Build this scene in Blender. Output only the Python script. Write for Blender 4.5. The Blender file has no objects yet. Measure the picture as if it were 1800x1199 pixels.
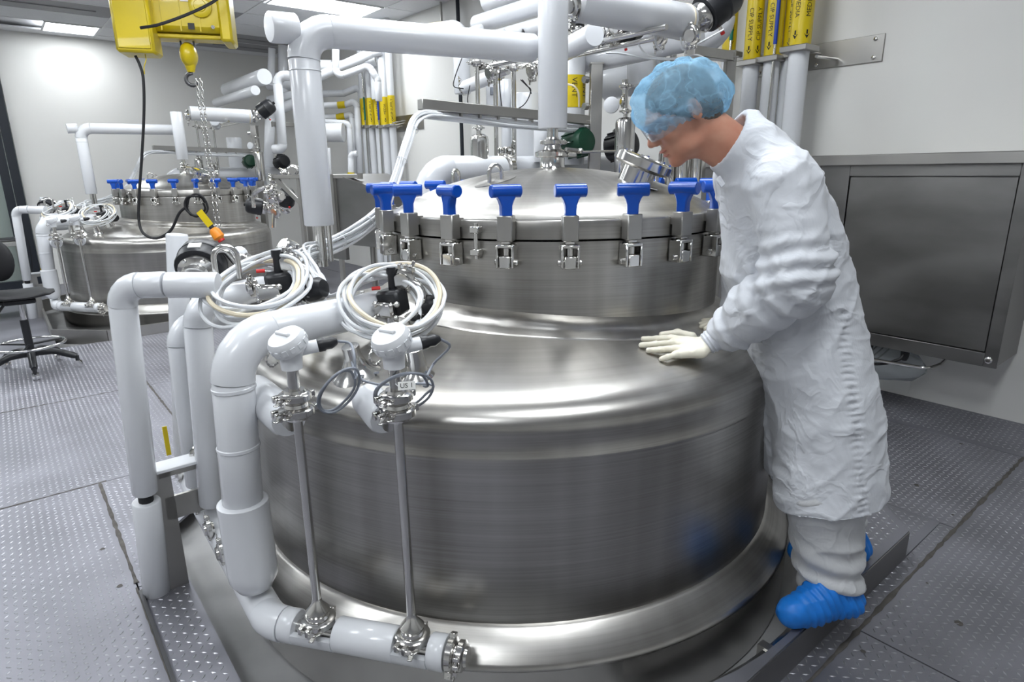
import bpy, bmesh, math, random
import numpy as np
from mathutils import Vector, Matrix, Quaternion

random.seed(7); rng = np.random.default_rng(7)
scene = bpy.context.scene
COL = scene.collection

# ------------------------------------------------------------------ camera
FPX = 1095.0                      # focal length in pixels of the 1800 px wide frame
PITCH = math.radians(15.3); ROLL = math.radians(0.7)
CAM = np.array([0.0, 0.0, 1.5])
_F = np.array([0, math.cos(PITCH), -math.sin(PITCH)])
_R0 = np.array([1.0, 0, 0]); _U0 = np.array([0, math.sin(PITCH), math.cos(PITCH)])
_R = math.cos(ROLL)*_R0 - math.sin(ROLL)*_U0
_U = math.cos(ROLL)*_U0 + math.sin(ROLL)*_R0
cam_data = bpy.data.cameras.new('camera')
cam_data.sensor_width = 36.0
cam_data.lens = 36.0*FPX/1800.0
cam_data.clip_start = 0.05
cam = bpy.data.objects.new('camera', cam_data)
COL.objects.link(cam)
mw = Matrix(((_R[0], _U[0], -_F[0], 0), (_R[1], _U[1], -_F[1], 0), (_R[2], _U[2], -_F[2], CAM[2]), (0, 0, 0, 1)))
cam.matrix_world = mw
scene.camera = cam

# ------------------------------------------------------------------ world / exposure
world = bpy.data.worlds.new('world'); scene.world = world
world.use_nodes = True
world.node_tree.nodes['Background'].inputs[0].default_value = (0.8, 0.88, 1, 1)
world.node_tree.nodes['Background'].inputs[1].default_value = 0.0
scene.view_settings.view_transform = 'Standard'
scene.view_settings.look = 'None'
scene.view_settings.gamma = 1.0
scene.view_settings.use_curve_mapping = False
scene.view_settings.exposure = 0.0
LIGHT_POWER = 20.0                # radiance of the ceiling troffers

# ------------------------------------------------------------------ survey helpers (photo measurements -> metres)
PHI = math.radians(39.0)          # the room is turned 39 degrees to the camera heading
E1 = np.array([-math.sin(PHI), math.cos(PHI), 0.0])   # along the right hand wall
E2 = np.array([math.cos(PHI), math.sin(PHI), 0.0])    # towards the right hand wall
def AB(a, b, z=0.0): return E1*a + E2*b + np.array([0, 0, z])
def ray(x, y): return _F*FPX + _R*(x-900) - _U*(y-599.5)
def K(x, y, d):
    r = ray(x, y); return CAM + r/r[1]*d
def Kz(x, y, z):
    r = ray(x, y); return CAM + r*((z-1.5)/r[2])
def KB(x, y, b):
    r = ray(x, y); return CAM + r*(b/(r @ E2))
def KA(x, y, a):
    r = ray(x, y); return CAM + r*(a/(r @ E1))
def Zat(y, x, d): return K(x, y, d)[2]
def px2m(w, p): return w*((np.array(p)-CAM) @ _F)/FPX

# ------------------------------------------------------------------ materials
MAT = {}
def mat(name, col, rough=0.5, metal=0.0, noise=0.0, nscale=8.0, stretch=(1, 1, 1), bump=0.0, bscale=60.0, bstretch=(1, 1, 1),
        rvar=0.0, aniso=0.0, trans=0.0, alpha=1.0, coat=0.0, emit=0.0, sss=0.0, ior=1.45, col2=None, sheen=0.0):
    m = bpy.data.materials.new(name); m.use_nodes = True
    nt = m.node_tree; b = nt.nodes['Principled BSDF']
    I = b.inputs
    I['Base Color'].default_value = (*col, 1); I['Roughness'].default_value = rough; I['Metallic'].default_value = metal
    I['IOR'].default_value = ior
    I['Transmission Weight'].default_value = trans; I['Alpha'].default_value = alpha; I['Coat Weight'].default_value = coat
    I['Sheen Weight'].default_value = sheen
    if sss:
        I['Subsurface Weight'].default_value = sss; I['Subsurface Radius'].default_value = (0.02, 0.008, 0.005)
        I['Subsurface Scale'].default_value = 0.4
    if emit:
        I['Emission Color'].default_value = (*col, 1); I['Emission Strength'].default_value = emit
    tc = None
    def coords(st):
        nonlocal tc
        if tc is None: tc = nt.nodes.new('ShaderNodeTexCoord')
        mp = nt.nodes.new('ShaderNodeMapping'); mp.inputs['Scale'].default_value = st
        nt.links.new(tc.outputs['Object'], mp.inputs[0]); return mp.outputs[0]
    if noise or rvar:
        n = nt.nodes.new('ShaderNodeTexNoise'); n.inputs['Scale'].default_value = nscale; n.inputs['Detail'].default_value = 5
        nt.links.new(coords(stretch), n.inputs['Vector'])
        if noise:
            r = nt.nodes.new('ShaderNodeValToRGB')
            c2 = col2 or tuple(max(0, c*(1-noise)) for c in col)
            r.color_ramp.elements[0].position = 0.3; r.color_ramp.elements[1].position = 0.7
            r.color_ramp.elements[0].color = (*c2, 1); r.color_ramp.elements[1].color = (*col, 1)
            nt.links.new(n.outputs['Fac'], r.inputs[0]); nt.links.new(r.outputs[0], I['Base Color'])
        if rvar:
            mr = nt.nodes.new('ShaderNodeMapRange'); mr.inputs['From Min'].default_value = 0.3; mr.inputs['From Max'].default_value = 0.7
            mr.inputs['To Min'].default_value = max(0.02, rough-rvar); mr.inputs['To Max'].default_value = rough+rvar
            nt.links.new(n.outputs['Fac'], mr.inputs['Value']); nt.links.new(mr.outputs[0], I['Roughness'])
    if bump:
        n2 = nt.nodes.new('ShaderNodeTexNoise'); n2.inputs['Scale'].default_value = bscale; n2.inputs['Detail'].default_value = 3
        nt.links.new(coords(bstretch), n2.inputs['Vector'])
        bp = nt.nodes.new('ShaderNodeBump'); bp.inputs['Strength'].default_value = bump; bp.inputs['Distance'].default_value = 0.002
        nt.links.new(n2.outputs['Fac'], bp.inputs['Height']); nt.links.new(bp.outputs[0], I['Normal'])
    if aniso:
        I['Anisotropic'].default_value = aniso
        tg = nt.nodes.new('ShaderNodeTangent'); tg.direction_type = 'RADIAL'; tg.axis = 'Z'
        nt.links.new(tg.outputs[0], I['Tangent'])
    MAT[name] = m
    return m

def tank_steel():
    """brushed stainless: fine circumferential grain, dark reflected bands painted in as vertical streaks, soft smears"""
    m = mat('brushed_tank_steel', (0.60, 0.595, 0.58), 0.27, 1.0, aniso=0.55)
    nt = m.node_tree; b = nt.nodes['Principled BSDF']
    tc = nt.nodes.new('ShaderNodeTexCoord')
    sep = nt.nodes.new('ShaderNodeSeparateXYZ'); nt.links.new(tc.outputs['Object'], sep.inputs[0])
    at = nt.nodes.new('ShaderNodeMath'); at.operation = 'ARCTAN2'
    nt.links.new(sep.outputs[1], at.inputs[0]); nt.links.new(sep.outputs[0], at.inputs[1])
    def nz(sa, sz, det=4):
        c = nt.nodes.new('ShaderNodeCombineXYZ')
        m1 = nt.nodes.new('ShaderNodeMath'); m1.operation = 'MULTIPLY'; m1.inputs[1].default_value = sa
        m2 = nt.nodes.new('ShaderNodeMath'); m2.operation = 'MULTIPLY'; m2.inputs[1].default_value = sz
        nt.links.new(at.outputs[0], m1.inputs[0]); nt.links.new(sep.outputs[2], m2.inputs[0])
        nt.links.new(m1.outputs[0], c.inputs[0]); nt.links.new(m2.outputs[0], c.inputs[2])
        n = nt.nodes.new('ShaderNodeTexNoise'); n.inputs['Scale'].default_value = 1.0; n.inputs['Detail'].default_value = det
        nt.links.new(c.outputs[0], n.inputs['Vector']); return n.outputs['Fac']
    grain = nz(1.6, 150.0, 4); refl_streak = nz(7.0, 0.5, 2); smear = nz(1.6, 1.2, 2)  # vertical streaks paint dark mirrored bands into the steel colour
    mx = nt.nodes.new('ShaderNodeMath'); mx.operation = 'MULTIPLY_ADD'; mx.inputs[1].default_value = 0.35
    nt.links.new(grain, mx.inputs[0]); 
    mx2 = nt.nodes.new('ShaderNodeMath'); mx2.operation = 'MULTIPLY_ADD'; mx2.inputs[1].default_value = 0.55
    nt.links.new(refl_streak, mx2.inputs[0]); 
    sm = nt.nodes.new('ShaderNodeMath'); sm.operation = 'MULTIPLY'; sm.inputs[1].default_value = 0.4
    nt.links.new(smear, sm.inputs[0]); nt.links.new(sm.outputs[0], mx2.inputs[2]); nt.links.new(mx2.outputs[0], mx.inputs[2])
    rp = nt.nodes.new('ShaderNodeValToRGB')
    rp.color_ramp.elements[0].position = 0.45; rp.color_ramp.elements[1].position = 0.85
    rp.color_ramp.elements[0].color = (0.27, 0.255, 0.232, 1); rp.color_ramp.elements[1].color = (0.53, 0.52, 0.50, 1)
    nt.links.new(mx.outputs[0], rp.inputs[0]); nt.links.new(rp.outputs[0], b.inputs['Base Color'])
    mr = nt.nodes.new('ShaderNodeMapRange'); mr.inputs['From Min'].default_value = 0.5; mr.inputs['From Max'].default_value = 0.9
    mr.inputs['To Min'].default_value = 0.36; mr.inputs['To Max'].default_value = 0.27
    nt.links.new(mx.outputs[0], mr.inputs['Value']); nt.links.new(mr.outputs[0], b.inputs['Roughness'])
    bp = nt.nodes.new('ShaderNodeBump'); bp.inputs['Strength'].default_value = 0.03; bp.inputs['Distance'].default_value = 0.001
    nt.links.new(grain, bp.inputs['Height']); nt.links.new(bp.outputs[0], b.inputs['Normal'])
tank_steel()
mat('skirt_steel', (0.52, 0.51, 0.50), 0.19, 1.0, noise=0.12, nscale=3, rvar=0.03)
mat('polished_steel', (0.66, 0.65, 0.63), 0.16, 1.0)
mat('dull_steel', (0.46, 0.45, 0.43), 0.36, 1.0, noise=0.18, nscale=3, rvar=0.06, bump=0.05, bscale=40, bstretch=(1, 1, 12))
mat('cabinet_steel', (0.30, 0.295, 0.29), 0.40, 1.0, noise=0.25, nscale=2.2, stretch=(1, 1, 2.5), rvar=0.05)
mat('floor_steel', (0.305, 0.305, 0.34), 0.50, 0.72, noise=0.32, nscale=2.6, rvar=0.07, bump=0.15, bscale=55)
mat('lug_steel', (0.44, 0.44, 0.475), 0.36, 0.85, noise=0.2, nscale=3)
mat('pit_steel', (0.36, 0.36, 0.36), 0.5, 0.3, noise=0.2, nscale=5)
mat('dark_steel', (0.12, 0.12, 0.125), 0.5, 0.8, noise=0.2, nscale=5)
mat('weld_stain', (0.13, 0.12, 0.11), 0.7, 0.3, noise=0.5, nscale=20)
mat('white_pvc', (0.71, 0.725, 0.755), 0.24, 0.0, coat=0.2, noise=0.05, nscale=1.5)
mat('white_cut_foam', (0.75, 0.75, 0.74), 0.6)
mat('white_plastic', (0.74, 0.755, 0.78), 0.38)
mat("blue_plastic", (0.0, 0.07, 0.44), 0.30, 0.0, coat=0.15)
mat('black_plastic', (0.016, 0.017, 0.020), 0.38)
mat('black_rubber', (0.012, 0.012, 0.014), 0.6)
mat('wall_paint', (0.74, 0.735, 0.71), 0.55, noise=0.03, nscale=1.2, bump=0.03, bscale=90)
mat('ceiling_board', (0.70, 0.705, 0.72), 0.8, noise=0.05, nscale=40)
mat('ceiling_bar', (0.66, 0.67, 0.68), 0.5)
mat('grille_grey', (0.26, 0.26, 0.27), 0.6)
mat('lamp_diffuser', (0.93, 0.97, 1.0), 0.4, emit=LIGHT_POWER)
mat('yellow_label', (0.66, 0.50, 0.006), 0.38, coat=0.1)
mat('yellow_paint', (0.60, 0.46, 0.008), 0.35, coat=0.2, noise=0.1, nscale=4)
mat('black_print', (0.012, 0.012, 0.012), 0.5)
mat('green_band', (0.0, 0.16, 0.12), 0.4)
mat('blue_band', (0.01, 0.05, 0.38), 0.4)
mat('green_paint', (0.004, 0.045, 0.022), 0.4)
mat('clear_tube', (0.80, 0.82, 0.845), 0.24, 0.0, trans=0.12, ior=1.4)
mat('tan_tube', (0.74, 0.66, 0.50), 0.35)
mat('grey_cable', (0.24, 0.26, 0.30), 0.45)
mat('orange_plastic', (0.78, 0.25, 0.015), 0.4)
mat('red_plastic', (0.6, 0.02, 0.02), 0.4)
mat('dark_frame', (0.018, 0.022, 0.03), 0.4, 0.2)
mat('window_glass', (0.75, 0.82, 0.80), 0.05, 0.0, trans=0.9, ior=1.1)
mat('chrome', (0.72, 0.72, 0.72), 0.08, 1.0)
mat('paper', (0.72, 0.72, 0.70), 0.7)
mat('lug_sheet', (0.5, 0.5, 0.5), 0.5)
mat('skin', (0.56, 0.285, 0.195), 0.48, noise=0.22, nscale=22, sss=0.12, bump=0.06, bscale=160, col2=(0.50, 0.225, 0.15))
mat('lip_skin', (0.46, 0.17, 0.13), 0.45)
mat('hair', (0.16, 0.13, 0.105), 0.7, noise=0.5, nscale=90, bump=0.5, bscale=140)
mat('latex_glove', (0.80, 0.76, 0.64), 0.45, noise=0.06, nscale=40, sss=0.05)
mat('shoe_cover', (0.01, 0.20, 0.70), 0.45, noise=0.18, nscale=30)
mat('clear_plastic', (0.86, 0.90, 0.96), 0.06, 0.0, trans=0.85, ior=1.25)
mat('bag_film', (0.80, 0.84, 0.86), 0.25, 0.0, trans=0.75, ior=1.12)
mat('eye_white', (0.75, 0.73, 0.70), 0.3)
mat('rust', (0.20, 0.07, 0.02), 0.8)

def cloth(name, col, stripe=0.0):
    m = mat(name, col, 0.72, sheen=0.15, sss=0.0)
    nt = m.node_tree; b = nt.nodes['Principled BSDF']
    tc = nt.nodes.new('ShaderNodeTexCoord')
    n = nt.nodes.new('ShaderNodeTexNoise'); n.inputs['Scale'].default_value = 16; n.inputs['Detail'].default_value = 4; n.inputs['Distortion'].default_value = 1.2
    nt.links.new(tc.outputs['Object'], n.inputs['Vector'])
    w = nt.nodes.new('ShaderNodeTexWave'); w.inputs['Scale'].default_value = 62; w.inputs['Distortion'].default_value = 0.6
    w.bands_direction = 'Y' if stripe == 0 else 'DIAGONAL'
    mp = nt.nodes.new('ShaderNodeMapping'); mp.inputs['Scale'].default_value = (1, 1, 0.12)
    nt.links.new(tc.outputs['Object'], mp.inputs[0]); nt.links.new(mp.outputs[0], w.inputs['Vector'])
    b1 = nt.nodes.new('ShaderNodeBump'); b1.inputs['Strength'].default_value = 0.30; b1.inputs['Distance'].default_value = 0.006
    b2 = nt.nodes.new('ShaderNodeBump'); b2.inputs['Strength'].default_value = 0.12; b2.inputs['Distance'].default_value = 0.001
    nt.links.new(n.outputs['Fac'], b1.inputs['Height']); nt.links.new(w.outputs['Fac'], b2.inputs['Height'])
    n4 = nt.nodes.new('ShaderNodeTexNoise'); n4.inputs['Scale'].default_value = 6.5; n4.inputs['Detail'].default_value = 3; n4.inputs['Distortion'].default_value = 0.8
    nt.links.new(tc.outputs['Object'], n4.inputs['Vector'])
    q1 = nt.nodes.new('ShaderNodeMath'); q1.operation = 'SUBTRACT'; q1.inputs[1].default_value = 0.5; nt.links.new(n4.outputs['Fac'], q1.inputs[0])
    q2 = nt.nodes.new('ShaderNodeMath'); q2.operation = 'ABSOLUTE'; nt.links.new(q1.outputs[0], q2.inputs[0])
    q3 = nt.nodes.new('ShaderNodeMapRange'); q3.inputs['From Max'].default_value = 0.07; q3.inputs['To Min'].default_value = 1.0; q3.inputs['To Max'].default_value = 0.0
    nt.links.new(q2.outputs[0], q3.inputs['Value'])
    b3 = nt.nodes.new('ShaderNodeBump'); b3.inputs['Strength'].default_value = 0.45; b3.inputs['Distance'].default_value = 0.005
    nt.links.new(q3.outputs[0], b3.inputs['Height']); nt.links.new(b3.outputs[0], b1.inputs['Normal'])
    nt.links.new(b1.outputs[0], b2.inputs['Normal']); nt.links.new(b2.outputs[0], b.inputs['Normal'])
cloth('coat_cloth', (0.60, 0.62, 0.66), 1)
cloth('trouser_cloth', (0.54, 0.55, 0.565))
cloth('cuff_knit', (0.62, 0.645, 0.70))

def net_cap():
    m = bpy.data.materials.new('blue_nonwoven'); m.use_nodes = True
    nt = m.node_tree; nt.nodes.clear()
    out = nt.nodes.new('ShaderNodeOutputMaterial')
    d = nt.nodes.new('ShaderNodeBsdfDiffuse'); d.inputs[0].default_value = (0.40, 0.70, 0.95, 1)
    tl = nt.nodes.new('ShaderNodeBsdfTranslucent'); tl.inputs[0].default_value = (0.45, 0.75, 0.96, 1)
    a = nt.nodes.new('ShaderNodeMixShader'); a.inputs[0].default_value = 0.35
    nt.links.new(d.outputs[0], a.inputs[1]); nt.links.new(tl.outputs[0], a.inputs[2])
    tr = nt.nodes.new('ShaderNodeBsdfTransparent'); tr.inputs[0].default_value = (0.80, 0.92, 1.0, 1)
    tc = nt.nodes.new('ShaderNodeTexCoord')
    n = nt.nodes.new('ShaderNodeTexNoise'); n.inputs['Scale'].default_value = 13; n.inputs['Detail'].default_value = 4; n.inputs['Distortion'].default_value = 0.8
    nt.links.new(tc.outputs['Object'], n.inputs['Vector'])
    mr = nt.nodes.new('ShaderNodeMapRange'); mr.inputs['From Min'].default_value = 0.3; mr.inputs['From Max'].default_value = 0.72
    mr.inputs['To Min'].default_value = 0.24; mr.inputs['To Max'].default_value = 0.56
    nt.links.new(n.outputs['Fac'], mr.inputs['Value'])
    n3 = nt.nodes.new('ShaderNodeTexNoise'); n3.inputs['Scale'].default_value = 12; n3.inputs['Detail'].default_value = 3; n3.inputs['Distortion'].default_value = 0.5
    nt.links.new(tc.outputs['Object'], n3.inputs['Vector'])
    s1 = nt.nodes.new('ShaderNodeMath'); s1.operation = 'SUBTRACT'; s1.inputs[1].default_value = 0.5; nt.links.new(n3.outputs['Fac'], s1.inputs[0])
    s2 = nt.nodes.new('ShaderNodeMath'); s2.operation = 'ABSOLUTE'; nt.links.new(s1.outputs[0], s2.inputs[0])
    s3 = nt.nodes.new('ShaderNodeMapRange'); s3.inputs['From Min'].default_value = 0.0; s3.inputs['From Max'].default_value = 0.03; s3.inputs['To Min'].default_value = 0.15; s3.inputs['To Max'].default_value = 0.0
    nt.links.new(s2.outputs[0], s3.inputs['Value'])
    ad = nt.nodes.new('ShaderNodeMath'); ad.operation = 'ADD'; ad.use_clamp = True; nt.links.new(mr.outputs[0], ad.inputs[0]); nt.links.new(s3.outputs[0], ad.inputs[1])
    mx = nt.nodes.new('ShaderNodeMixShader'); nt.links.new(ad.outputs[0], mx.inputs[0])
    nt.links.new(tr.outputs[0], mx.inputs[1]); nt.links.new(a.outputs[0], mx.inputs[2])
    nt.links.new(mx.outputs[0], out.inputs[0]); MAT['blue_nonwoven'] = m
net_cap()

# ------------------------------------------------------------------ mesh builder
ORG = {}
def nrm(v):
    v = np.asarray(v, float); return v/max(1e-12, np.linalg.norm(v))
def frame(d, up=None):
    d = nrm(d)
    u = np.array([0, 0, 1.0]) if up is None else nrm(up)
    if abs(d @ u) > 0.97: u = np.array([1.0, 0, 0]) if abs(d[0]) < 0.9 else np.array([0, 1.0, 0])
    x = nrm(np.cross(u, d)); y = np.cross(d, x); return x, y, d
class MB:
    def __init__(s): s.v = []; s.f = []; s.m = []; s.cm = 0
    def add(s, vs, fs):
        o = len(s.v); s.v.extend([tuple(map(float, q)) for q in vs]); s.f.extend([tuple(i+o for i in q) for q in fs]); s.m.extend([s.cm]*len(fs)); return s
    def box(s, c, size, x=(1, 0, 0), y=(0, 1, 0), z=None, bev=0.0):
        c = np.asarray(c, float); x = nrm(x); y = nrm(y); z = np.cross(x, y) if z is None else nrm(z)
        hx, hy, hz = [q/2 for q in size]
        if bev <= 0:
            vs = [c + x*sx*hx + y*sy*hy + z*sz*hz for sz in (-1, 1) for sy in (-1, 1) for sx in (-1, 1)]
            return s.add(vs, [(0, 2, 3, 1), (4, 5, 7, 6), (0, 1, 5, 4), (2, 6, 7, 3), (0, 4, 6, 2), (1, 3, 7, 5)])
        b = min(bev, hx*.9, hy*.9, hz*.9)     # chamfered box
        vs = []; idx = {}
        for sx in (-1, 1):
            for sy in (-1, 1):
                for sz in (-1, 1):
                    for k in range(3):
                        d = [hx-b, hy-b, hz-b]; d[k] += b
                        idx[(sx, sy, sz, k)] = len(vs); vs.append(c + x*sx*d[0] + y*sy*d[1] + z*sz*d[2])
        fs = []
        for k in range(3):
            o = [q for q in range(3) if q != k]
            for sk in (-1, 1):
                q = []
                for (p1, p2) in ((-1, -1), (1, -1), (1, 1), (-1, 1)):
                    t = [0, 0, 0]; t[k] = sk; t[o[0]] = p1; t[o[1]] = p2; q.append(idx[(*t, k)])
                if (sk > 0) == (k == 1): q = q[::-1]
                fs.append(tuple(q))
        for k in range(3):
            o = [q for q in range(3) if q != k]
            for p1 in (-1, 1):
                for p2 in (-1, 1):
                    q = []
                    for sk, w in ((-1, o[0]), (1, o[0]), (1, o[1]), (-1, o[1])):
                        t = [0, 0, 0]; t[k] = sk; t[o[0]] = p1; t[o[1]] = p2; q.append(idx[(*t, w)])
                    fs.append(tuple(q))
        for sx in (-1, 1):
            for sy in (-1, 1):
                for sz in (-1, 1): fs.append(tuple(idx[(sx, sy, sz, k)] for k in range(3)))
        return s.add(vs, fs)
    def ring_loft(s, rings, closed=True, cap0=True, cap1=True):
        n = len(rings[0]); vs = [q for r in rings for q in r]; fs = []
        for i in range(len(rings)-1):
            for j in range(n if closed else n-1):
                k = (j+1) % n; fs.append((i*n+j, i*n+k, (i+1)*n+k, (i+1)*n+j))
        if cap0: fs.append(tuple(range(n))[::-1])
        if cap1: fs.append(tuple((len(rings)-1)*n+j for j in range(n)))
        return s.add(vs, fs)
    def tube(s, pts, r, seg=12, cap=True, closed=False):
        pts = [np.asarray(p, float) for p in pts]; n = len(pts)
        rr = r if hasattr(r, '__len__') else [r]*n
        T = []
        for i in range(n):
            a = pts[i-1] if (i > 0 or closed) else pts[i]; b = pts[(i+1) % n] if (i < n-1 or closed) else pts[i]
            T.append(nrm(b-a))
        x, y, _ = frame(T[0]); rings = []
        for i in range(n):
            if i:
                ax = np.cross(T[i-1], T[i]); l = np.linalg.norm(ax)
                if l > 1e-7:
                    q = Quaternion(Vector(ax/l), math.asin(min(1, l)) if T[i-1] @ T[i] > 0 else math.pi-math.asin(min(1, l)))
                    x = np.array(q @ Vector(x))
                x = nrm(x - T[i]*(x @ T[i])); y = np.cross(T[i], x)
            rings.append([pts[i] + (x*math.cos(2*math.pi*k/seg) + y*math.sin(2*math.pi*k/seg))*rr[i] for k in range(seg)])
        if closed:
            rings.append(rings[0]); return s.ring_loft(rings, True, False, False)
        return s.ring_loft(rings, True, cap, cap)
    def cyl(s, a, b, r, seg=16, r2=None, bev=0.0):
        a = np.asarray(a, float); b = np.asarray(b, float); r2 = r if r2 is None else r2
        if bev > 0:
            d = nrm(b-a); return s.tube([a, a+d*bev, b-d*bev, b], [r-bev, r, r2, r2-bev], seg)
        return s.tube([a, b], [r, r2], seg)
    def lathe(s, prof, c=(0, 0, 0), axis=(0, 0, 1), seg=32, cap0=False, cap1=False, up=None):
        c = np.asarray(c, float); x, y, d = frame(axis, up)
        rings = [[c + d*h + (x*math.cos(2*math.pi*k/seg) + y*math.sin(2*math.pi*k/seg))*r for k in range(seg)] for r, h in prof]
        return s.ring_loft(rings, True, cap0, cap1)
    def sphere(s, c, r, seg=14, rings=8, axis=(0, 0, 1)):
        rr = r if hasattr(r, '__len__') else (r, r, r)
        x, y, d = frame(axis); c = np.asarray(c, float); R = []
        for i in range(rings+1):
            t = math.pi*i/rings; t = min(max(t, 0.02), math.pi-0.02)
            R.append([c - d*rr[2]*math.cos(t) + x*rr[0]*math.sin(t)*math.cos(2*math.pi*k/seg) + y*rr[1]*math.sin(t)*math.sin(2*math.pi*k/seg) for k in range(seg)])
        return s.ring_loft(R)
    def prism(s, poly, h, o=(0, 0, 0), x=(1, 0, 0), y=(0, 1, 0)):
        o = np.asarray(o, float); x = nrm(x); y = nrm(y); z = np.cross(x, y); n = len(poly)
        lo = [o + x*p[0] + y*p[1] for p in poly]; hi = [q + z*h for q in lo]
        return s.add(lo+hi, [tuple(range(n))[::-1], tuple(range(n, 2*n))] + [(i, (i+1) % n, n+(i+1) % n, n+i) for i in range(n)])
    def build(s, name, material, parent=None, smooth=True, sharp=40, label=None, origin=None):
        me = bpy.data.meshes.new(name)
        v = np.array(s.v)
        if origin is None: origin = (v.min(0)+v.max(0))/2
        origin = np.asarray(origin, float)
        me.from_pydata((v-origin).tolist(), [], s.f)
        mats = material if isinstance(material, (list, tuple)) else [material]
        for q in mats: me.materials.append(MAT[q])
        if len(mats) > 1: me.polygons.foreach_set('material_index', s.m)
        return finish(name, me, parent, origin, smooth, sharp, label)
def finish(name, me, parent, origin, smooth=True, sharp=40, label=None, flip=False):
    bm = bmesh.new(); bm.from_mesh(me)
    if smooth is not None: bmesh.ops.recalc_face_normals(bm, faces=bm.faces)
    bm.to_mesh(me); bm.free()
    if smooth:
        me.polygons.foreach_set('use_smooth', [True]*len(me.polygons))
        me.set_sharp_from_angle(angle=math.radians(sharp))
    o = bpy.data.objects.new(name, me); COL.objects.link(o)
    if parent is not None:
        o.parent = parent; o.location = Vector(origin - ORG[parent])
    else: o.location = Vector(origin)
    ORG[o] = np.asarray(origin, float)
    if label: o['label'] = label
    return o
def thing(name, label, cat, loc, group=None):
    o = bpy.data.objects.new(name, None); COL.objects.link(o)
    o.empty_display_size = 0.05; o.location = Vector(loc); ORG[o] = np.asarray(loc, float)
    return tag(o, label, cat, group)
def tag(o, label, cat, group=None, kind=None):
    o['label'] = label; o['category'] = cat
    if group: o['group'] = group
    if kind: o['kind'] = kind
    return o
def struct(o, label=None, cat=None):
    o['kind'] = 'structure'
    if label: o['label'] = label
    if cat: o['category'] = cat
    return o
def copy_tree(o, parent=None):
    c = o.copy(); COL.objects.link(c)
    if parent is not None: c.parent = parent
    for ch in list(o.children): copy_tree(ch, c)
    return c

def fillet(pts, rad, n=7):
    """polyline with rounded corners; returns list of ('s'|'e', points)"""
    pts = [np.asarray(p, float) for p in pts]; segs = []; cur = pts[0]
    for i in range(1, len(pts)-1):
        a, b, c = pts[i-1], pts[i], pts[i+1]
        u = nrm(a-b); w = nrm(c-b); ang = math.acos(max(-1, min(1, u @ w)))
        if ang > math.pi-0.05: continue
        t = min(rad/math.tan(ang/2), np.linalg.norm(a-b)*.48, np.linalg.norm(c-b)*.48); r = t*math.tan(ang/2)
        p, q = b+u*t, b+w*t; cen = b + nrm(u+w)*(r/math.sin(ang/2))
        e = []
        for k in range(n+1):
            v = (p-cen)*(1-k/n) + (q-cen)*(k/n); e.append(cen + nrm(v)*r)
        segs.append(('s', [cur, p])); segs.append(('e', e)); cur = q
    segs.append(('s', [cur, pts[-1]])); return segs
UNIT = []        # things of the near vessel skid that repeat at the far one
def pipe(name, label, pts, dia, material='white_pvc', bend=None, cat='pipe', seg=18, group=None, unit=None, jacket=True):
    """insulated pipe run: straight sections and elbow covers, each a part"""
    r = dia/2; segs = fillet(pts, bend or dia*0.85)
    t = thing(name, label, cat, pts[-1] if pts[-1][2] < pts[0][2] else pts[0], group)
    for k, (kind, p) in enumerate(segs):
        L = np.linalg.norm(p[-1]-p[0])
        if L < 1e-4: continue
        if kind == 's':
            d = nrm(p[1]-p[0]); b = min(0.004, L*.2)
            MB().tube([p[0], p[0]+d*b, p[1]-d*b, p[1]], [r-b*.7, r, r, r-b*.7], seg).build('straight_section', material, t, sharp=50)
        else:
            MB().tube(p, r*(1.03 if jacket else 1.0), seg).build('elbow', material, t, sharp=50)
    if unit: t['far'] = unit; UNIT.append(t)
    return t
def rod(name, label, pts, dia, material='polished_steel', cat='tube', smooth_n=0, group=None, parent=None, seg=10, unit=None):
    P = []
    for kind, p in fillet(pts, smooth_n or dia*2.0, 5): P.extend(p if not P else [q for q in p if np.linalg.norm(q-P[-1]) > 1e-5])
    o = MB().tube(P, dia/2, seg).build(name, material, parent)
    if parent is None: tag(o, label, cat, group)
    if unit: o['far'] = unit; UNIT.append(o)
    return o
def spline(pts, n=10):
    """Catmull-Rom"""
    p = [np.asarray(q, float) for q in pts]; p = [2*p[0]-p[1]] + p + [2*p[-1]-p[-2]]; out = []
    for i in range(1, len(p)-2):
        for k in range(n):
            t = k/n; a, b, c, d = p[i-1:i+3]
            out.append(0.5*((2*b)+(c-a)*t+(2*a-5*b+4*c-d)*t*t+(3*b-a-3*c+d)*t**3))
    out.append(p[-2]); return out
def hose(name, label, pts, dia, material='clear_tube', cat='hose', group=None, parent=None, n=10, seg=8, unit=None):
    o = MB().tube(spline(pts, n), dia/2, seg).build(name, material, parent)
    if parent is None: tag(o, label, cat, group)
    if unit: o['far'] = unit; UNIT.append(o)
    return o

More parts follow.
